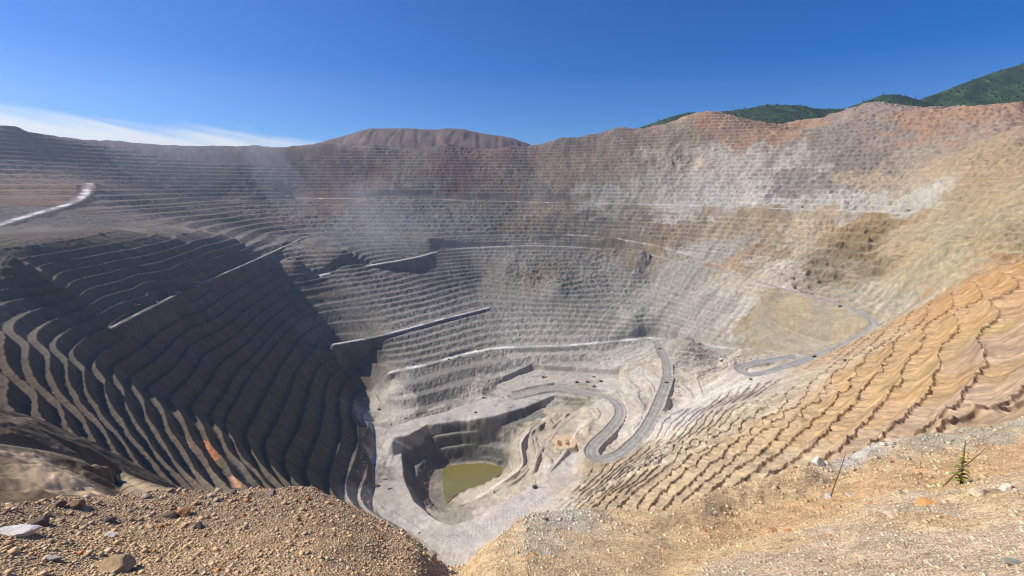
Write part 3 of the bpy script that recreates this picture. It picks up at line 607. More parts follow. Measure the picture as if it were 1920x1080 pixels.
def gravel_material():
    m, t, b = new_mat('gravel'); L = t.links.new
    at = N(t, 'ShaderNodeAttribute', attribute_name='albedo'); tc = N(t, 'ShaderNodeTexCoord')
    v1 = N(t, 'ShaderNodeTexVoronoi'); v1.inputs['Scale'].default_value = 34; L(tc.outputs['Object'], v1.inputs['Vector'])
    v2 = N(t, 'ShaderNodeTexVoronoi'); v2.inputs['Scale'].default_value = 11; L(tc.outputs['Object'], v2.inputs['Vector'])
    n = N(t, 'ShaderNodeTexNoise'); n.inputs['Scale'].default_value = 1.2; n.inputs['Detail'].default_value = 10; n.inputs['Roughness'].default_value = .7; L(tc.outputs['Object'], n.inputs['Vector'])
    s1 = N(t, 'ShaderNodeSeparateColor'); L(v1.outputs['Color'], s1.inputs[0]); s2 = N(t, 'ShaderNodeSeparateColor'); L(v2.outputs['Color'], s2.inputs[0])
    def rng(src, lo, hi, a=0, z=1):
        r = N(t, 'ShaderNodeMapRange'); r.inputs[1].default_value = a; r.inputs[2].default_value = z; r.inputs[3].default_value = lo; r.inputs[4].default_value = hi; L(src, r.inputs[0]); return r.outputs[0]
    a = N(t, 'ShaderNodeMath', operation='MULTIPLY'); L(rng(s1.outputs[0], .62, 1.38), a.inputs[0]); L(rng(s2.outputs[0], .8, 1.2), a.inputs[1])
    c = N(t, 'ShaderNodeMath', operation='MULTIPLY'); L(a.outputs[0], c.inputs[0]); L(rng(n.outputs[0], .7, 1.3, .3, .7), c.inputs[1])
    vm = N(t, 'ShaderNodeVectorMath', operation='SCALE'); L(at.outputs['Color'], vm.inputs[0]); L(c.outputs[0], vm.inputs['Scale']); L(vm.outputs[0], b.inputs['Base Color'])
    h = N(t, 'ShaderNodeMath', operation='ADD'); L(v1.outputs['Distance'], h.inputs[0]); L(n.outputs[0], h.inputs[1])
    bp = N(t, 'ShaderNodeBump'); bp.inputs['Strength'].default_value = 1; bp.inputs['Distance'].default_value = .03; L(h.outputs[0], bp.inputs['Height']); L(bp.outputs[0], b.inputs['Normal'])
    return m
M_GRAVEL = gravel_material()
struct(raise_mesh('ground', GXX, GYY, GZZ, {'albedo': ('FLOAT_COLOR', GC)}, M_GRAVEL))

# loose stones lying all over the gravel (past counting)
def stone_scatter(n, seed):
    rg = np.random.RandomState(seed)
    bv = np.array([(a, b, c) for a in (-1, 1) for b in (-1, 1) for c in (-1, 1)], float) * .62
    bf = np.array([(0,1,3),(0,3,2),(4,6,7),(4,7,5),(0,4,5),(0,5,1),(2,3,7),(2,7,6),(0,2,6),(0,6,4),(1,5,7),(1,7,3)])
    a = np.radians(rg.uniform(-56, 56, n)); re = np.interp(a, ea, er)
    q = np.exp(np.log(2.0 / re) + rg.uniform(0, 1, n) * (math.log(1.06) - np.log(2.0 / re))); r = q * re
    x = np.sin(a) * r; y = np.cos(a) * r
    size = r * .0009 * (1 + rg.pareto(2.9, n)); size = np.clip(size, 0, .005 * r)
    size *= np.where((a < -.15) & (q > .45), 1.4, 1.0)
    z = rim_h(x, y)
    V = np.zeros((n, 8, 3)); 
    jit = 1 + rg.uniform(-.42, .35, (n, 8, 3)); sc = rg.uniform(.6, 1.3, (n, 1, 3)) * np.array([1, 1, .62])
    P = bv[None] * jit * sc
    th = rg.uniform(0, 6.28, n); ct, st = np.cos(th)[:, None], np.sin(th)[:, None]
    V[..., 0] = P[..., 0] * ct - P[..., 1] * st; V[..., 1] = P[..., 0] * st + P[..., 1] * ct; V[..., 2] = P[..., 2]
    V = V * size[:, None, None] + np.stack([x, y, z + size * .22], -1)[:, None, :]
    Fc = (bf[None] + (np.arange(n) * 8)[:, None, None]).reshape(-1, 3)
    ci = np.stack([np.interp(a, ga, np.arange(len(ga))).astype(int), np.clip(np.searchsorted(qs, q), 0, len(qs) - 1)], -1)
    base = GC[ci[:, 1], ci[:, 0]]
    tone = rg.lognormal(.14, .20, n)[:, None] * np.array([1, 1, 1]) ; hue = rg.normal(0, .08, (n, 1)) * np.array([1.0, .2, -.9])
    grey = rg.uniform(0, .14, (n, 1)); lum = base.mean(1, keepdims=True)
    colr = np.clip((base * (1 - grey) + lum * grey) * tone * (1 + hue), .03, .72)
    colr = np.where(rg.uniform(size=(n, 1)) < .05, colr * np.array([.9, .55, .35]), colr)
    me = bpy.data.meshes.new('loose_stones'); v = V.reshape(-1, 3).astype(np.float32)
    me.vertices.add(len(v)); me.vertices.foreach_set('co', v.ravel())
    me.loops.add(Fc.size); me.loops.foreach_set('vertex_index', Fc.ravel().astype(np.int32))
    me.polygons.add(len(Fc)); me.polygons.foreach_set('loop_start', np.arange(0, Fc.size, 3, dtype=np.int32)); me.polygons.foreach_set('loop_total', np.full(len(Fc), 3, np.int32))
    at = me.attributes.new('albedo', 'FLOAT_COLOR', 'POINT'); c4 = np.ones((n, 8, 4), np.float32); c4[..., :3] = colr[:, None, :]; at.data.foreach_set('color', c4.ravel())
    me.update(); o = bpy.data.objects.new('loose_stones', me); C.collection.objects.link(o)
    m, t, b = new_mat('stone'); an = N(t, 'ShaderNodeAttribute', attribute_name='albedo'); t.links.new(an.outputs['Color'], b.inputs['Base Color'])
    me.materials.append(m); o['kind'] = 'stuff'; return o
stone_scatter(120000, 3)


# ------------------------------------------------------------------ hills behind the pit
def hill(name, prof, depth, col, front, rough, gully=0.0, trees=0):
    P = [at_y(u, v, depth) for (u, v) in prof]; px = np.array([p[0] for p in P]); pz = np.array([p[2] for p in P])
    xs = np.arange(px[0], px[-1], 14.0); ys = np.concatenate([np.linspace(-900, 0, 60), np.linspace(20, 700, 14)])
    XX, YY = np.meshgrid(xs, ys); rz = np.interp(XX, px, pz)
    rz = rz + fbm(XX / 60, XX * 0, 3, 2) * 5
    d = np.abs(YY) + fbm(XX / 200, YY / 200, 9, 3) * rough * np.clip(np.abs(YY) / 60, 0, 1)
    zz = rz - np.sqrt(d * d + 900) * np.where(YY < 0, front, .3) + 30 * front
    if gully: zz = zz + np.abs(np.sin(XX / 46 + 3 * fbm(XX / 120, YY / 300, 5, 2))) * gully * np.clip(-YY / 60, 0, 1)
    c = np.ones(XX.shape + (3,), np.float32) * np.array(col, np.float32); f = fbm(XX / 130, YY / 130, 14, 4)
    c *= np.clip(1 + (1.3 if trees else .5) * f, .4, 2)[..., None]
    YA = YY + depth
    o = struct(raise_mesh('hill', XX, YA, zz, {'albedo': ('FLOAT_COLOR', c), 'dust': ('FLOAT', np.zeros(XX.shape))}, M_ROCK))
    return XX, YA, zz, f
G_ = (.032, .058, .016)
HA = hill('hill', [(1130,262),(1180,246),(1225,232),(1250,222),(1290,212),(1340,212),(1400,205),(1440,197),(1500,199),(1530,205),(1570,205),(1600,206),(1660,215)], 4500, G_, .5, 40, 0.0, 1)
HB = hill('hill', [(1540,225),(1600,200),(1650,181),(1672,178),(1700,182),(1730,192),(1790,215)], 4050, G_, .55, 40, 0.0, 1)
HC = hill('hill', [(1660,215),(1700,198),(1730,186),(1760,176),(1800,160),(1860,138),(1920,120),(2050,92),(2300,60)], 4300, G_, .5, 60, 0.0, 1)
HM = hill('hill', [(585,274),(620,264),(650,256),(675,248),(692,244),(760,243),(822,246),(836,243),(870,245),(900,252),(925,256),(945,258),(965,263),(990,272),(1010,280)], 4800, (.17,.118,.095), .75, 8, 13)

M_LEAF = simple_mat('tree_leaf', (.03, .055, .015), .9, .1, 0, .3, .05)
M_BARK = simple_mat('bark', (.10, .07, .05))
def forest(Hs, n, seed, lo):
    """dense wood covering the hills, one mass of crowns"""
    rg = np.random.RandomState(seed); bm_v = []; bm_f = []
    for (XX, YA, zz, f) in Hs:
        cnt = 0
        while cnt < n:
            i = rg.randint(0, XX.shape[0] - 16); j = rg.randint(0, XX.shape[1])
            if f[i, j] + rg.normal(0, .12) < lo: continue
            cnt += 1; p = np.array((XX[i, j] + rg.uniform(-7, 7), YA[i, j] + rg.uniform(-7, 7), zz[i, j] - 2)); h = rg.uniform(9, 19); w = h * rg.uniform(.25, .42)
            k0 = len(bm_v); m = 6
            for lv, (zz_, ww) in enumerate([(0.05, .7), (.35, 1.0), (.7, .62)]):
                for a in range(m):
                    t = 6.283 * a / m + lv; q = ww * w * rg.uniform(.7, 1.2); bm_v.append(p + (q * math.cos(t), q * math.sin(t), h * zz_))
            bm_v.append(p + (0, 0, h))
            for lv in range(2):
                for a in range(m): bm_f.append((k0 + lv * m + a, k0 + lv * m + (a + 1) % m, k0 + lv * m + m + (a + 1) % m, k0 + lv * m + m + a))
            for a in range(m): bm_f.append((k0 + 2 * m + a, k0 + 2 * m + (a + 1) % m, k0 + 3 * m))
    me = bpy.data.meshes.new('forest'); me.from_pydata([tuple(v) for v in bm_v], [], bm_f); me.materials.append(M_LEAF)
    o = bpy.data.objects.new('forest', me); C.collection.objects.link(o); o['kind'] = 'stuff'
forest([HA, HB, HC], 1700, 5, .10)

# ------------------------------------------------------------------ building kit for the things in the pit
def link(name, me, parent=None, mat=None):
    o = bpy.data.objects.new(name, me); C.collection.objects.link(o)
    if mat: me.materials.append(mat)
    if parent: o.parent = parent
    return o
def thing(name, label, cat, loc, rz=0.0, group=None, scale=1.0):
    o = bpy.data.objects.new(name, None); C.collection.objects.link(o); o.empty_display_size = .1
    o.location = loc; o.rotation_euler = (0, 0, rz); o.scale = (scale,) * 3; o['label'] = label; o['category'] = cat
    if group: o['group'] = group
    return o
def tag(o, label, cat, group=None):
    o['label'] = label; o['category'] = cat
    if group: o['group'] = group
    return o
class MB:
    def __init__(s): s.bm = bmesh.new()
    def box(s, c, d, rot=None, taper=1.0, bev=0.0):
        g = bmesh.ops.create_cube(s.bm, size=1)['verts']
        for v in g:
            if v.co.z > 0: v.co.x *= taper; v.co.y *= taper
            v.co = Vector((v.co.x * d[0], v.co.y * d[1], v.co.z * d[2]))
            if rot: v.co = Matrix.Rotation(rot[0], 3, rot[1]) @ v.co
            v.co += Vector(c)
        return s
    def bar(s, a, b, r, n=8, r2=None):
        a = Vector(a); b = Vector(b); d = b - a
        g = bmesh.ops.create_cone(s.bm, cap_ends=True, segments=n, radius1=r, radius2=r if r2 is None else r2, depth=d.length)['verts']
        q = d.to_track_quat('Z', 'Y').to_matrix()
        for v in g: v.co = q @ v.co + (a + b) / 2
        return s
    def poly(s, prof, y0, y1):
        """profile in x-z swept across y"""
        A = [s.bm.verts.new((x, y0, z)) for x, z in prof]; B = [s.bm.verts.new((x, y1, z)) for x, z in prof]
        n = len(prof); s.bm.faces.new(A[::-1]); s.bm.faces.new(B)
        for i in range(n): s.bm.faces.new((A[i], A[(i + 1) % n], B[(i + 1) % n], B[i]))
        return s
    def build(s, name, mat, parent=None):
        bmesh.ops.recalc_face_normals(s.bm, faces=s.bm.faces)
        me = bpy.data.meshes.new(name); s.bm.to_mesh(me); s.bm.free(); return link(name, me, parent, mat)
def copy_tree(o, parent=None):
    c = o.copy(); C.collection.objects.link(c)
    if parent: c.parent = parent; c.matrix_parent_inverse = o.matrix_parent_inverse
    for ch in list(o.children): copy_tree(ch, c)
    return c
M_YEL = simple_mat('machine_yellow_paint', (.42, .27, .05), .6, .3, 0, .25, .3)
M_STEEL = simple_mat('worn_steel', (.11, .105, .10), .6, .4, 0, .3, .3)
M_BLACK = simple_mat('rubber', (.025, .025, .025), .9)
M_WHITE = simple_mat('white_paint', (.72, .71, .68), .5, .3, 0, .08, .5)
M_GLASS = simple_mat('dark_glass', (.02, .025, .03), .1, .5)
M_RED = simple_mat('rusty_red_paint', (.30, .09, .04), .7, .2, 0, .2, .4)
M_POLE = simple_mat('weathered_wood', (.10, .075, .055))
M_DIRT = simple_mat('ore_load', (.34, .31, .27), .95, .1, 0, .25, .6)
M_ORANGE = simple_mat('orange_board', (.70, .13, .03), .6)

def face_cam(p, turn): return turn
def make_truck():
    t = thing('haul_truck', '', 'haul truck', (0, 0, 0))
    MB().box((0, 0, 2.3), (12.5, 3.6, 1.2)).box((4.6, 0, 3.0), (2.6, 5.6, 1.6)).build('chassis', M_STEEL, t)
    MB().poly([(-7.2, 3.4), (-6.6, 3.1), (2.2, 3.6), (3.2, 6.9), (6.4, 7.1), (6.4, 7.45), (2.6, 7.3), (-7.4, 6.2)], -3.9, 3.9).build('dump_body', M_YEL, t)
    cb = MB().box((4.9, -1.5, 5.0), (2.2, 2.4, 2.2)).build('cab', M_YEL, t); MB().box((6.05, -1.5, 5.3), (.12, 2.0, 1.1)).build('window', M_GLASS, cb)
    MB().poly([(-6.6, 6.2), (-3, 7.6), (0.5, 7.9), (2.4, 7.2)], -3.2, 3.2).build('load', M_DIRT, t)
    for x, ys in ((4.3, (-3.3, 3.3)), (-3.6, (-3.0, 3.0))):
        for y in ys: MB().bar((x, y - .95, 1.75), (x, y + .95, 1.75), 1.75, 16).build('wheel', M_BLACK, t)
    return t
def make_shovel():
    t = thing('rope_shovel', '', 'mining shovel', (0, 0, 0))
    for y in (-3.2, 3.2): MB().poly([(-5, .6), (-4.2, 0), (4.2, 0), (5, .6), (4.4, 2), (-4.4, 2)], y - 1, y + 1).build('track', M_STEEL, t)
    MB().box((-2.0, 0, 4.6), (11, 7.5, 4.6), taper=.96).build('house', M_RED, t)
    cb = MB().box((3.2, -2.6, 7.4), (2.6, 2.2, 2.8)).build('cab', M_WHITE, t); MB().box((4.55, -2.6, 7.6), (.1, 1.8, 1.6)).build('window', M_GLASS, cb)
    MB().bar((3.5, 0, 3.2), (12.5, 0, 12.5), .75, 6).bar((3.5, 1.2, 3.2), (12.5, .4, 12.5), .3, 6).bar((3.5, -1.2, 3.2), (12.5, -.4, 12.5), .3, 6).bar((-1, 0, 6.8), (12.4, 0, 12.6), .1, 5).build('boom', M_STEEL, t)
    st = MB().bar((5.4, 0, 7.8), (13.2, 0, 3.2), .5, 6).build('dipper_stick', M_STEEL, t); MB().poly([(12.6, 1.2), (15.6, 1.6), (15.2, 4.6), (12.8, 4.8)], -1.8, 1.8).build('dipper', M_STEEL, st)
    return t
def make_dozer():
    t = thing('bulldozer', '', 'bulldozer', (0, 0, 0))
    for y in (-1.5, 1.5): MB().poly([(-2.9, .5), (-2.3, 0), (2.2, 0), (2.8, .5), (2.2, 1.3), (-2.3, 1.5)], y - .4, y + .4).build('track', M_STEEL, t)
    MB().box((.9, 0, 1.9), (3.2, 2, 1.5)).build('hood', M_YEL, t); cb = MB().box((-1.3, 0, 2.7), (1.9, 2, 2.4), taper=.9).build('cab', M_YEL, t); MB().box((-.3, 0, 3.1), (.1, 1.5, 1)).build('window', M_GLASS, cb)
    MB().poly([(3.3, .1), (3.7, .1), (3.5, 1), (3.7, 1.9), (3.3, 1.9)], -2.5, 2.5).build('blade', M_STEEL, t)
    return t
def make_excavator():
    t = thing('excavator', '', 'excavator', (0, 0, 0))
    for y in (-2, 2): MB().poly([(-3.6, .6), (-3, 0), (3, 0), (3.6, .6), (3, 1.4), (-3, 1.4)], y - .5, y + .5).build('track', M_STEEL, t)
    MB().box((-1, 0, 2.8), (5.5, 4.2, 2.4)).build('house', M_YEL, t); cb = MB().box((1.6, -1.3, 4.3), (1.8, 1.5, 2.2)).build('cab', M_YEL, t); MB().box((2.55, -1.3, 4.5), (.1, 1.2, 1.4)).build('window', M_GLASS, cb)
    MB().bar((1.5, .4, 2.8), (6, .4, 7.4), .5, 6).build('boom', M_YEL, t)
    st = MB().bar((6, .4, 7.4), (9.6, .4, 3.2), .4, 6).build('stick', M_YEL, t); MB().poly([(8.6, 1.2), (10, .9), (10.6, 2.8), (9.4, 3.4)], -.7, 1.5).build('bucket', M_STEEL, st)
    return t
def make_drill():
    t = thing('drill_rig', '', 'drill rig', (0, 0, 0))
    for y in (-2.4, 2.4): MB().poly([(-4, .6), (-3.3, 0), (3.3, 0), (4, .6), (3.3, 1.6), (-3.3, 1.6)], y - .6, y + .6).build('track', M_STEEL, t)
    MB().box((-1, 0, 2.2), (11, 5, 1)).box((-2.6, 0, 4.2), (6.6, 4.4, 3.0)).build('deck', M_STEEL, t); cb = MB().box((4.0, -1.3, 4), (2, 2.2, 2.6)).build('cab', M_YEL, t); MB().box((5.05, -1.3, 4.4), (.1, 1.8, 1.4)).build('window', M_GLASS, cb)
    m = MB()
    for y in (-.8, .8):
        for x in (2.2, 3.4): m.bar((x, y + 1.2, 2.4), (x, y + 1.2, 19), .16, 4)
    for k in range(10): m.bar((2.2, .4, 3 + k * 1.6), (3.4, 2.0, 4.6 + k * 1.6), .1, 4)
    m.build('mast', M_STEEL, t); return t
def make_pickup():
    t = thing('pickup_truck', '', 'pickup truck', (0, 0, 0))
    MB().poly([(-2.7, .5), (2.7, .5), (2.7, 1.1), (1.2, 1.25), (-2.7, 1.2)], -.95, .95).build('body', M_WHITE, t)
    MB().poly([(-.6, 1.2), (1.2, 1.2), (.6, 1.9), (-.5, 1.95)], -.85, .85).build('cab', M_GLASS, t)
    for x in (-1.7, 1.7):
        for y in (-.85, .85): MB().bar((x, y - .13, .4), (x, y + .13, .4), .4, 12).build('wheel', M_BLACK, t)
    return t
def make_tanker():
    t = thing('water_truck', '', 'water truck', (0, 0, 0))
    MB().bar((-5.6, 0, 3.6), (2, 0, 3.6), 2.1, 14).build('tank', M_WHITE, t); MB().box((0, 0, 1.5), (11, 2.4, .7)).build('chassis', M_STEEL, t)
    cb = MB().box((4, 0, 3), (2.6, 3, 2.8)).build('cab', M_WHITE, t); MB().box((5.35, 0, 3.5), (.1, 2.4, 1)).build('window', M_GLASS, cb)
    for x in (-4, -2, 3.8):
        for y in (-1.6, 1.6): MB().bar((x, y - .4, 1), (x, y + .4, 1), 1, 12).build('wheel', M_BLACK, t)
    return t
def make_trailer():
    t = thing('equipment_trailer', '', 'trailer', (0, 0, 0))
    MB().box((0, 0, 2.6), (24, 5, 2.6)).box((0, 0, 4.3), (22, 4.4, .8)).build('body', M_STEEL, t)
    for x in (-9, -7, 7, 9):
        for y in (-2, 2): MB().bar((x, y - .4, .8), (x, y + .4, .8), .8, 10).build('wheel', M_BLACK, t)
    return t
def make_pole(h=14, arms=1):
    t = thing('utility_pole', '', 'utility pole', (0, 0, 0))
    MB().bar((0, 0, -1), (0, 0, h), .28, 7, .18).build('pole', M_POLE, t)
    for k in range(arms): 
        c = MB().box((0, 0, h - .8 - k * 1.6), (2.8, .22, .25)).build('crossarm', M_POLE, t)
        for x in (-1.2, 0, 1.2): MB().bar((x, 0, h - .7 - k * 1.6), (x, 0, h - .2 - k * 1.6), .1, 6).build('insulator', M_WHITE, c)
    return t
_first = {}
def place(make, u, v, heading, label, group=None, scale=1.0, sink=.15, **kw):
    key = make.__name__ + str(kw)
    if key in _first: t = copy_tree(_first[key])
    else: t = make(**kw); _first[key] = t
    p = land(u, v); a = math.radians(heading)
    gx_ = lambda dx, dy: float(hfin(np.array(p.x + dx), np.array(p.y + dy)))
    t.location = (p.x, p.y, p.z - sink); t.rotation_euler = (0, 0, a); t.scale = (scale,) * 3; t['label'] = label
    if group: t['group'] = group
    elif 'group' in t: del t['group']
    return t
GT = 'haul trucks working in the pit'
for u, v, hd, lb in [(1236,654,-70,'yellow haul truck near the top of the grey hairpin road'),(1248,717,70,'haul truck halfway down the wide grey hairpin ramp'),
    (1081,717,10,'leftmost haul truck of the row waiting beside the shovel on the pit floor'),(1101,717,-10,'second haul truck in the row waiting beside the pit floor shovel'),(1113,725,20,'haul truck parked in front of the row by the pit floor shovel'),
    (1575,575,150,'lone haul truck on the road along the top of the tan spoil slope'),
    (734,487,20,'haul truck on the pale platform, next to the pole'),(755,482,20,'second haul truck from the pole in the line along the pale platform'),(770,479,20,'third haul truck from the pole in the line along the pale platform'),(786,475,15,'fourth haul truck in the line, where the platform narrows to a road'),(799,473,15,'fifth haul truck in the line leaving the pale platform'),(816,470,15,'haul truck leading the line off the pale platform'),
    (765,447,170,'haul truck on the thin upper road above the platform, farther left of the pair'),(809,452,170,'haul truck on the thin upper road above the platform, farther right of the pair'),(897,463,0,'haul truck where the upper road meets the ring road'),
    (191,440,0,'dark haul truck on the road below the white ramp at left'),(345,440,0,'dark haul truck on the left crest road, between the bend and the white ramp'),
    (1504,389,-5,'haul truck on the long straight road under the white wall'),(1525,669,20,'haul truck descending towards the looped road bend')]:
    place(make_truck, u, v, hd, lb, GT)
place(make_shovel, 1126,716,200,'red rope shovel loading beside the haul trucks on the pit floor','rope shovels')
place(make_shovel, 1019,708,20,'rope shovel alone below the broken rock at the pit floor edge','rope shovels')
place(make_shovel, 257,577,-160,'dark rope shovel on the ramp of the shaded left wall','rope shovels')
place(make_shovel, 684,490,180,'rope shovel digging at the closed end of the pale platform','rope shovels')
place(make_dozer, 891,774,30,'bulldozer on the grey pad beside the dark pit edge','bulldozers',1.5)
place(make_dozer, 1407,712,60,'bulldozer below the bend of the looped road','bulldozers',1.8)
place(make_dozer, 1113,707,0,'bulldozer behind the pit floor shovel','bulldozers',1.6)
place(make_dozer, 841,674,20,'bulldozer on the pale bench road below two diggers','bulldozers',1.5)
place(make_excavator, 1703,396,160,'excavator at the right-hand end of the long straight road','excavators',1.7)
place(make_excavator, 861,670,20,'excavator in the middle of the pale bench road','excavators',1.2)
place(make_excavator, 896,656,20,'larger excavator at the upper end of the pale bench road','excavators',1.7)
place(make_excavator, 707,912,-140,'excavator in the shadow at the foot of the left wall','excavators',1.4)
place(make_excavator, 541,369,0,'yellow excavator at the left end of the long straight road','excavators',1.6)
place(make_drill, 1003,914,40,'dark drill rig standing on the pale blast pattern floor','drill rigs',1.35)
place(make_drill, 711,769,0,'drill rig on the small pale shelf at the shadow edge','drill rigs',.9)
place(make_tanker, 906,746,10,'white water truck on the grey shelf road','water trucks',1.2)
place(make_pickup, 943,746,10,'white pickup on the grey shelf road, ahead of the water truck','pickup trucks',1.8)
place(make_pickup, 733,795,30,'pickup at the left end of the grey shelf road','pickup trucks',1.8)
place(make_pickup, 759,785,30,'pickup on the grey shelf road by the blast pattern','pickup trucks',1.8)
place(make_pickup, 786,1000,30,'pickup alone on the pale floor near the gravel lip','pickup trucks',1.6)
place(make_pickup, 1420,673,10,'white pickup parked above the looped road','pickup trucks',2.0)
place(make_pickup, 1408,674,0,'white pickup parked beside the other one above the looped road','pickup trucks',2.0)
place(make_trailer, 368,534,38,'long dark trailer parked on the left wall ramp, lower of two','trailers')
place(make_trailer, 403,516,38,'dark trailer parked higher up the left wall ramp','trailers',.7)
place(make_trailer, 722,899,0,'small grey trailer beside the curved track on the pit floor','trailers',.5)
place(make_trailer, 731,917,30,'small grey trailer inside the curved track, nearer the lip','trailers',.5)
GP = 'utility poles around the pit'
for u, v, lb, h in [(1844,664,'leaning-looking pole on the orange bench at far right',14),(1703,592,'pole on the ridge above the grey road at right',14),(1870,531,'pole high on the orange slope',12),
    (966,765,'pole on the edge of the grey shelf above the dark face',16),(740,492,'pole among the trucks on the pale platform',16),(927,372,'pole on the far road, left of a pair',26),(980,374,'pole on the far road, right of a pair',22),
    (966,983,'pole on the berm below the blast pattern',14),(825,1004,'pole near the lowest point of the pit floor',12),(1167,856,'pole outside the hairpin bend',13),(747,994,'pole at the left edge of the pale floor',12),
    (33,241,'pole on the left skyline beside the dark hill',30),(307,279,'pole at the lowest dip of the left skyline',24),(424,272,'tall pole on the skyline right of the dip',34),(479,272,'thin pole on the skyline near the hazy slope',22),(382,273,'thick pole on the skyline just right of the dip',30)]:
    place(make_pole, u, v, 0, lb, GP, h=h)
def make_crane():
    t = thing('crane', '', 'crane', (0, 0, 0)); MB().box((0, 0, 3), (9, 6, 5)).build('body', M_STEEL, t); MB().bar((0, 0, 4), (-3, 0, 75), 1.6, 5, 1.0).build('mast', M_STEEL, t); MB().bar((6, 0, 3), (42, 0, 38), 1.4, 5, .8).build('boom', M_STEEL, t); return t
place(make_crane, 128, 256, 0, 'tall lattice crane with mast and jib on the left skyline')
def make_shed():
    t = thing('shed', '', 'shed', (0, 0, 0)); MB().box((0, 0, 2.5), (18, 11, 5)).build('wall', simple_mat('tan_cladding', (.40, .33, .24)), t)
    MB().poly([(-9.6, 5.02), (9.6, 5.02), (9.6, 5.3), (0, 7.2), (-9.6, 5.3)], -6, 6).build('roof', M_WHITE, t); MB().box((2, -5.55, 1.7), (4, .12, 3.4)).build('door', M_STEEL, t); return t
place(make_shed, 1352, 676, 15, 'pale roofed shed beside the scrap yard above the looped road', 'mine sheds')
place(make_shed, 1384, 668, 5, 'small shed at the bend of the looped road', 'mine sheds', .6)
place(make_shed, 334, 279, 0, 'white hut on the left skyline dip', 'mine sheds', .9)
b_ = MB().box((0, 0, 2.2), (7, .4, 2.6)).box((-3, 0, .8), (.3, .3, 2)).box((3, 0, .8), (.3, .3, 2)).build('barrier_board', M_ORANGE); b_.location = land(1655, 650); b_.rotation_euler = (0, 0, .4); tag(b_, 'bright orange board standing on a tan bench of the right wall', 'barrier')
# scrap yard: heaps of small steel and concrete pieces, past counting
m_ = MB(); rg_ = random.Random(4)
for k in range(420):
    u = rg_.gauss(1318, 22); v = 668 + rg_.gauss(0, 9) + (u - 1318) * .22
    if k % 5 == 0: u = rg_.uniform(1258, 1275); v = rg_.uniform(705, 738)
    p = land(u, v); L_ = rg_.uniform(1, 5)
    m_.box((p.x, p.y, p.z + .4), (L_, rg_.uniform(.6, 2.4), rg_.uniform(.4, 2.0)), (rg_.uniform(0, 3.1), 'Z'))
m_.build('scrap', simple_mat('mixed_scrap', (.17, .15, .13), .9, .1, 0, .9, .12))['kind'] = 'stuff'
# two small orange settling ponds
M_OR = simple_mat('iron_water', (.36, .15, .05), .15, .4)
for u, v in ((1049, 831), (1064, 830)):
    p = at_z(u, v, -836); p = Vector(p); P = [(p.x + 7.5 * math.cos(a), p.y + 19 * math.sin(a), -835.2) for a in np.linspace(0, 6.283, 16, endpoint=False)]
    poly_mesh('water', P, M_OR)
# blast holes: small cones of drill cuttings in rows
cone_me = bpy.data.meshes.new('blast_hole_cone'); bm_ = bmesh.new(); bmesh.ops.create_cone(bm_, cap_ends=True, segments=9, radius1=1.6, radius2=.25, depth=1.1); 
for v in bm_.verts: v.co.z += .4 
bm_.to_mesh(cone_me); bm_.free(); cone_me.materials.append(simple_mat('drill_cuttings', (.23, .215, .20)))
def cones(line, rows, n, spacing, label, group):
    P = smooth_line([land(u, v) for (u, v) in line], 12); d = [0]
    for a, b in zip(P, P[1:]): d.append(d[-1] + math.hypot(*(b[:2] - a[:2])))
    for i in range(n):
        s_ = d[-1] * i / (n - 1); k = min(int(np.searchsorted(d, s_)), len(P) - 1) ; k = max(k, 1); t = (s_ - d[k - 1]) / max(d[k] - d[k - 1], 1e-6)
        q = P[k - 1] + (P[k] - P[k - 1]) * t; g = P[k] - P[k - 1]; g = g / (np.hypot(g[0], g[1]) + 1e-9)
        for r in range(rows):
            x = q[0] - g[1] * (r - rows / 2) * spacing + _rng.normal(0, .4) + (r % 2) * g[0] * 4; y = q[1] + g[0] * (r - rows / 2) * spacing + _rng.normal(0, .4) + (r % 2) * g[1] * 4
            o = bpy.data.objects.new('blast_hole_cone', cone_me); C.collection.objects.link(o); o.location = (x, y, float(hfin(np.array(x), np.array(y)))); tag(o, label, 'drill cuttings', group)
cones([(822,1000),(850,1010),(880,1000),(930,975),(985,948),(1040,915),(1080,880),(1095,858)], 4, 44, 8.5, 'small dark cone of drill cuttings in the rows across the pale pit floor', 'blast hole cones on the pit floor')
cones([(805,790),(830,785),(856,780)], 4, 12, 8, 'small cone of drill cuttings in the patch on the grey shelf', 'blast hole cones on the shelf')

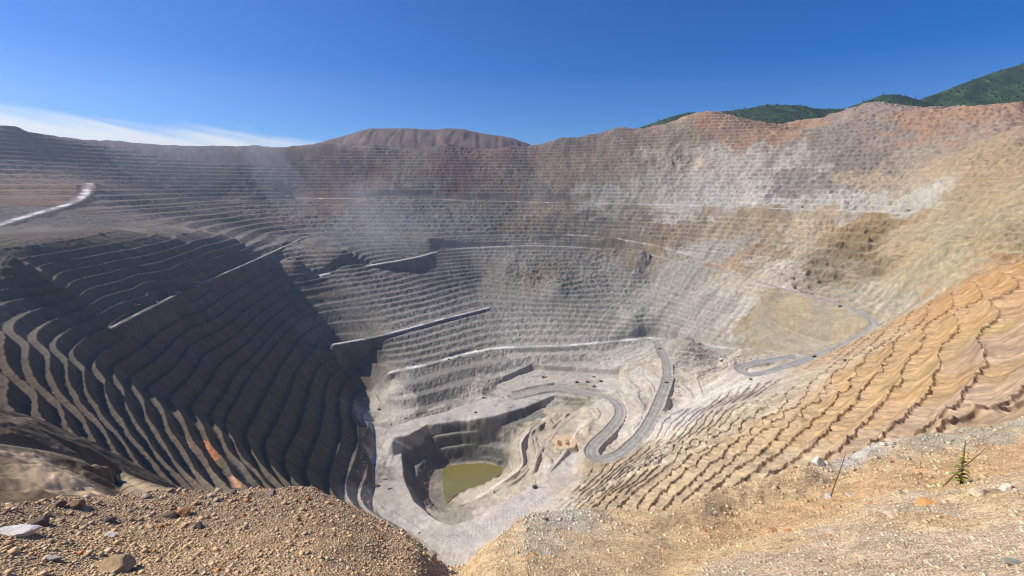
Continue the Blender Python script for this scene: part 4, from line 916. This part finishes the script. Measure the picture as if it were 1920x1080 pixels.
# ------------------------------------------------------------------ rocks one can tell apart on the gravel lip
def make_rock(u, v, wpx, col, label, flat=.6, seed=1, group='rocks on the gravel lip', sink=.3, long=1.0, turn=0.0):
    p = rim_cast(u, v); rr = math.hypot(p.x, p.y); size = wpx * .55 * math.sqrt(rr * rr + p.z * p.z) / FPX / 2
    bm = bmesh.new(); bmesh.ops.create_icosphere(bm, subdivisions=4, radius=1); rg = np.random.RandomState(seed)
    P = np.array([q.co[:] for q in bm.verts])
    for k in range(15):                                    # split faces: flat planes chop the lump
        n = rg.normal(size=3); n /= np.linalg.norm(n); d = rg.uniform(.50, .85); h = P @ n - d; P = P - np.maximum(h, 0)[:, None] * n * .95
    P *= (1 + .10 * fbm(P[:, 0] * 2 + seed, P[:, 1] * 2 + P[:, 2] * 1.7, seed, 4))[:, None]
    P *= np.array([long, 1, flat]) * 1.25
    for q, c in zip(bm.verts, P): q.co = Vector(c * size)
    me = bpy.data.meshes.new('rock'); bm.to_mesh(me); bm.free()
    o = bpy.data.objects.new('rock', me); C.collection.objects.link(o)
    o.location = (p.x, p.y, p.z + size * flat * (1 - 2 * sink) * .5); o.rotation_euler = (rg.uniform(-.2, .2), rg.uniform(-.2, .2), turn or rg.uniform(0, 6))
    m, t, b = new_mat('rock'); tc = N(t, 'ShaderNodeTexCoord'); n = N(t, 'ShaderNodeTexNoise'); n.inputs['Scale'].default_value = 2.2 / size; n.inputs['Detail'].default_value = 8; n.inputs['Roughness'].default_value = .65
    t.links.new(tc.outputs['Object'], n.inputs['Vector']); mr = N(t, 'ShaderNodeMapRange'); mr.inputs[1].default_value = .25; mr.inputs[2].default_value = .75; mr.inputs[3].default_value = .6; mr.inputs[4].default_value = 1.35
    t.links.new(n.outputs[0], mr.inputs[0]); vm = N(t, 'ShaderNodeVectorMath', operation='SCALE'); vm.inputs[0].default_value = col; t.links.new(mr.outputs[0], vm.inputs['Scale']); t.links.new(vm.outputs[0], b.inputs['Base Color'])
    bp = N(t, 'ShaderNodeBump'); bp.inputs['Strength'].default_value = .6; bp.inputs['Distance'].default_value = size * .12; t.links.new(n.outputs[0], bp.inputs['Height']); t.links.new(bp.outputs[0], b.inputs['Normal'])
    me.materials.append(m); tag(o, label, 'rock', group)
ROCKS = [(28,1000,60,(.62,.58,.52),'broad flat white rock at the left end of the brown gravel mound',.38),
 (70,986,36,(.16,.12,.09),'dark block just right of the flat white rock',.7),
 (138,948,34,(.25,.16,.10),'brown block on the crest of the left mound',.65),(112,950,24,(.20,.14,.10),'dark brown block beside the brown one on the mound crest',.7),
 (215,1070,64,(.40,.28,.165),'large pale boulder at the bottom edge of the left mound',.62),(204,978,26,(.18,.14,.11),'small dark tilted stone in the middle of the left mound',.6),
 (346,966,36,(.42,.22,.10),'rusty orange square rock in the middle of the left mound',.75),(318,970,38,(.15,.11,.08),'dark rock left of the rusty orange one',.5),
 (368,990,30,(.17,.13,.10),'dark jagged rock below the rusty orange one',.5),(455,992,22,(.42,.31,.18),'tan rock at the right of the left mound, on its sunny side',.6),
 (436,926,24,(.20,.15,.13),'purplish dark rock on the mound crest',.7),(510,926,30,(.22,.16,.14),'dark flat rock at the top of the mound crest',.5),
 (396,932,26,(.48,.37,.28),'pale pink rock on the mound crest',.6),(275,933,22,(.44,.34,.27),'pinkish rock on the crest, left of the dark road below',.6),
 (90,1050,30,(.46,.42,.36),'pale grey slab low on the left mound',.4),(205,1004,26,(.55,.50,.42),'pale flat stone below the dark tilted one',.4),
 (808,1046,34,(.42,.33,.22),'tan boulder in the notch where the two gravel slopes meet',.7),(824,1050,14,(.30,.20,.10),'small brown stone next to the notch boulder',.8),
 (1022,975,14,(.20,.13,.06),'small dark brown stone on the pale crest, right of centre',.85),(1000,1041,22,(.55,.27,.11),'orange stone on the right slope, near the bottom',.5),(1028,1040,20,(.62,.55,.47),'white flat stone right of the orange one',.4),
 (1532,872,36,(.66,.62,.53),'white boulder perched on the lip of the right slope',1.0),(1672,868,10,(.18,.13,.09),'tiny dark stone on the orange slope under the pale outcrop',.9),
 (1552,932,18,(.66,.64,.60),'white stone at the foot of the dead stalk',.45),(1594,930,18,(.60,.55,.48),'pale slab right of the dead stalk',.4),
 (1836,928,38,(.58,.47,.31),'tan wedge-shaped rock at the right edge, in front of the green plant',.55),(1866,924,22,(.36,.26,.15),'brown rock between two pale ones at the right edge',.7),(1888,918,22,(.64,.56,.44),'pale upright rock near the right edge',.9),(1912,915,34,(.50,.40,.28),'big tan rock cut by the right edge of the view',.8),
 (1742,946,32,(.62,.34,.12),'orange slab lying flat on the right slope',.2),(1450,997,26,(.45,.26,.14),'brown slab on the right slope, low and left',.4),(1482,998,20,(.50,.22,.10),'reddish slab beside the brown one',.35),
 (1270,835,1,(.3,.2,.1),'',.5),(1560,1000,22,(.55,.42,.33),'pinkish slab in the middle of the right slope',.35),(1672,968,24,(.60,.46,.34),'peach coloured slab left of the orange one',.3),(1905,1058,34,(.30,.30,.24),'grey green slab in the bottom right corner',.3)]
for i, (u, v, wp, c, lb, fl) in enumerate(ROCKS):
    if lb: make_rock(u, v, wp, c, lb, fl, seed=20 + i, long=1.35 if fl < .5 else 1.1)

# ------------------------------------------------------------------ plants on the lip
M_STALK = simple_mat('dry_stalk', (.17, .10, .055), .9)
M_HERB = simple_mat('mullein_leaf', (.20, .21, .05), .85, .2, 0, .3, 8)
def at_px(base, u, v):
    """point over the base's distance seen at an image point"""
    d = ray(u, v); return Vector(d * (base.y / d[1]))
def stalk(name, label, pts, r, cat, lean=0.0):
    b = rim_cast(*pts[0]); P = [b] + [at_px(b, *q) + Vector((0, lean * k, 0)) for k, q in enumerate(pts[1:], 1)]
    m = MB(); n = len(P) - 1
    P[0] = P[0] - Vector((0, 0, .03))
    for k in range(n): m.bar(P[k], P[k + 1], r * (1 - .6 * k / n), 6, r * (1 - .6 * (k + 1) / n))
    o = m.build(name, M_STALK); tag(o, label, cat, 'dry stalks on the lip'); return P
P = stalk('dry_stalk', 'tall bare brown stalk leaning right beside a white stone', [(1557,932),(1566,906),(1574,885),(1580,868),(1586,850)], .022, 'dry stalk')
stalk('dry_stalk', 'short thin twig standing left of the tall bare stalk', [(1541,932),(1541.5,918),(1542,905)], .010, 'dry stalk')
stalk('dry_stalk', 'dark dead stalk slanting far right behind the green plant', [(1768,912),(1785,895),(1806,877),(1826,860),(1848,841)], .020, 'dry stalk')
def mullein():
    b = rim_cast(1801, 908); top = at_px(b, 1810, 827); rg = random.Random(3); d = top - b; h = d.length
    t = thing('mullein_plant', 'green mullein plant with a tall flower spike and drooping lower leaves', 'plant', b)
    MB().bar((0, 0, -.03), d * .6, .02, 7).build('stem', M_STALK, t)
    sp = MB()
    for k in range(60):
        f = .52 + .48 * k / 59; q = d * f; a = k * 2.4; r = .035 * (1.15 - f)
        sp.bar(q, q + Vector((math.cos(a) * r * 1.6, math.sin(a) * r * 1.6, .03)), .022 * (1.5 - f), 5, .006)
    sp.build('flower_spike', M_HERB, t)
    for k in range(26):
        f = .04 + .55 * k / 25; q = d * f; a = k * 2.4 + rg.uniform(-.3, .3); L = (.19 - .19 * f) * h * rg.uniform(.8, 1.2) + .05; w = L * .26
        dr = Vector((math.cos(a), math.sin(a), 0)); sd = Vector((-dr.y, dr.x, 0)); bm = bmesh.new(); prev = None
        for j in range(6):
            u_ = j / 5; c = q + dr * L * u_ + Vector((0, 0, L * (.55 * u_ - .75 * u_ * u_ * (1.3 - f)))); ww = w * math.sin(math.pi * (.12 + .86 * u_)) 
            row = [bm.verts.new(c - sd * ww), bm.verts.new(c - Vector((0, 0, .15 * ww))), bm.verts.new(c + sd * ww)]
            if prev: bm.faces.new((prev[0], prev[1], row[1], row[0])); bm.faces.new((prev[1], prev[2], row[2], row[1]))
            prev = row
        me = bpy.data.meshes.new('leaf'); bm.to_mesh(me); bm.free(); link('leaf', me, t, M_HERB)
mullein()
def shrub(u, v, wm, label):
    p = land(u, v); rg = random.Random(u); t = thing('shrub', label, 'shrub', p)
    st = MB()
    for k in range(7): st.bar((0, 0, -.5), (rg.uniform(-wm, wm) * .6, rg.uniform(-wm, wm) * .4, wm * .5), .15, 5)
    st.build('stem', M_STALK, t); bm = bmesh.new()
    for k in range(420):
        c = Vector((rg.gauss(0, wm * .55), rg.gauss(0, wm * .35), abs(rg.gauss(wm * .4, wm * .22)))); e = Vector((rg.uniform(-1, 1), rg.uniform(-1, 1), rg.uniform(-1, 1))).normalized(); f = e.orthogonal()
        s_ = rg.uniform(.3, .75); vs = [bm.verts.new(c + e * s_), bm.verts.new(c + f * s_ * .6), bm.verts.new(c - e * s_), bm.verts.new(c - f * s_ * .6)]; bm.faces.new(vs)
    me = bpy.data.meshes.new('foliage'); bm.to_mesh(me); bm.free(); link('foliage', me, t, simple_mat('shrub_leaf', (.09, .12, .02), .9))
shrub(1585, 677, 6.5, 'only green shrub on the tan benches of the right wall')

# ------------------------------------------------------------------ single trees standing out on the skyline of the green hills
M_CON = simple_mat('conifer_needles', (.022, .04, .014), .95, .1, 0, .3, .1)
def make_tree():
    t = thing('conifer_tree', '', 'tree', (0, 0, 0)); MB().bar((0, 0, -3), (0, 0, 20), .6, 6, .15).build('trunk', M_BARK, t)
    rg = random.Random(8); bm = bmesh.new()
    for k in range(260):
        f = rg.uniform(.08, 1); r = (1 - f) * 6.0 * rg.uniform(.4, 1.1) + .2; a = rg.uniform(0, 6.283); c = Vector((r * math.cos(a), r * math.sin(a), 24 * f)); e = Vector((math.cos(a), math.sin(a), -.5)); q = Vector((-math.sin(a), math.cos(a), 0)); s_ = 1.6 * (1.15 - f)
        vs = [bm.verts.new(c - e * s_), bm.verts.new(c + q * s_ * .7), bm.verts.new(c + e * s_), bm.verts.new(c - q * s_ * .7)]; bm.faces.new(vs)
    me = bpy.data.meshes.new('crown'); bm.to_mesh(me); bm.free(); link('crown', me, t, M_CON); return t
tr0 = None; rgt = random.Random(12)
for Hs, js in ((HA, [.12,.2,.3,.36,.5,.55,.62,.7,.8,.86]), (HB, [.3,.45,.55,.62,.7]), (HC, [.12,.2,.26,.34,.4,.47])):
    XX, YA, zz, f = Hs
    for q in js:
        j = int(q * (XX.shape[1] - 1)); i = 59
        tr0_ = tr0 if tr0 is None else copy_tree(tr0)
        if tr0 is None: tr0 = tr0_ = make_tree()
        tr0_.location = (XX[i, j], YA[i, j], zz[i, j] - 1); k = rgt.uniform(.7, 1.25); tr0_.scale = (k, k, k); tr0_.rotation_euler = (0, 0, rgt.uniform(0, 6))
        tr0_['label'] = 'dark conifer breaking the skyline of the green wooded hills'; tr0_['group'] = 'skyline trees on the green hills'
# ------------------------------------------------------------------ air: thin blue-grey haze over the pit
def haze(density):
    me = bpy.data.meshes.new('haze'); bm = bmesh.new(); bmesh.ops.create_cube(bm, size=1)
    lo = np.array((-6800, -600, -1010.)); hi = np.array((6800, 6900, 1300.))
    for v in bm.verts: v.co = Vector([(lo[i] + hi[i]) / 2 + v.co[i] * (hi[i] - lo[i]) for i in range(3)])
    bm.to_mesh(me); bm.free(); o = bpy.data.objects.new('haze', me); C.collection.objects.link(o); o['kind'] = 'stuff'
    m = bpy.data.materials.new('haze_air'); m.use_nodes = True; t = m.node_tree; t.nodes.clear()
    out = N(t, 'ShaderNodeOutputMaterial'); pv = N(t, 'ShaderNodeVolumePrincipled'); pv.inputs['Color'].default_value = (.64, .80, 1.0, 1)
    pv.inputs['Density'].default_value = density; pv.inputs['Anisotropy'].default_value = .45
    t.links.new(pv.outputs[0], out.inputs['Volume']); me.materials.append(m); return o
haze(4.4e-5)
def dust(u, v, y, size, density, tilt):
    """a drifting puff of blasting dust"""
    bm = bmesh.new(); bmesh.ops.create_icosphere(bm, subdivisions=4, radius=1)
    for q in bm.verts: q.co *= 1 + .35 * float(fbm(q.co.x * 1.3 + u, q.co.y * 1.3 + q.co.z, 8, 3))
    me = bpy.data.meshes.new('dust'); bm.to_mesh(me); bm.free(); o = bpy.data.objects.new('dust', me); C.collection.objects.link(o); o['kind'] = 'stuff'
    p = at_y(u, v, y); o.location = p; o.scale = size; o.rotation_euler = (0, tilt, 0)
    m = bpy.data.materials.new('dust_air'); m.use_nodes = True; t = m.node_tree; t.nodes.clear(); out = N(t, 'ShaderNodeOutputMaterial'); pv = N(t, 'ShaderNodeVolumePrincipled')
    pv.inputs['Color'].default_value = (.86, .90, 1, 1); pv.inputs['Density'].default_value = density; pv.inputs['Anisotropy'].default_value = .3; t.links.new(pv.outputs[0], out.inputs['Volume']); me.materials.append(m)
dust(690, 395, 2950, (80, 150, 200), 6.5e-4, math.radians(-25))
dust(700, 415, 2900, (260, 260, 280), 3.2e-4, math.radians(-20))
dust(520, 330, 3100, (120, 200, 340), 5.0e-4, math.radians(-35))
dust(800, 450, 2700, (460, 260, 170), 1.8e-4, 0)
dust(330, 300, 3200, (420, 300, 200), 1.5e-4, math.radians(10))
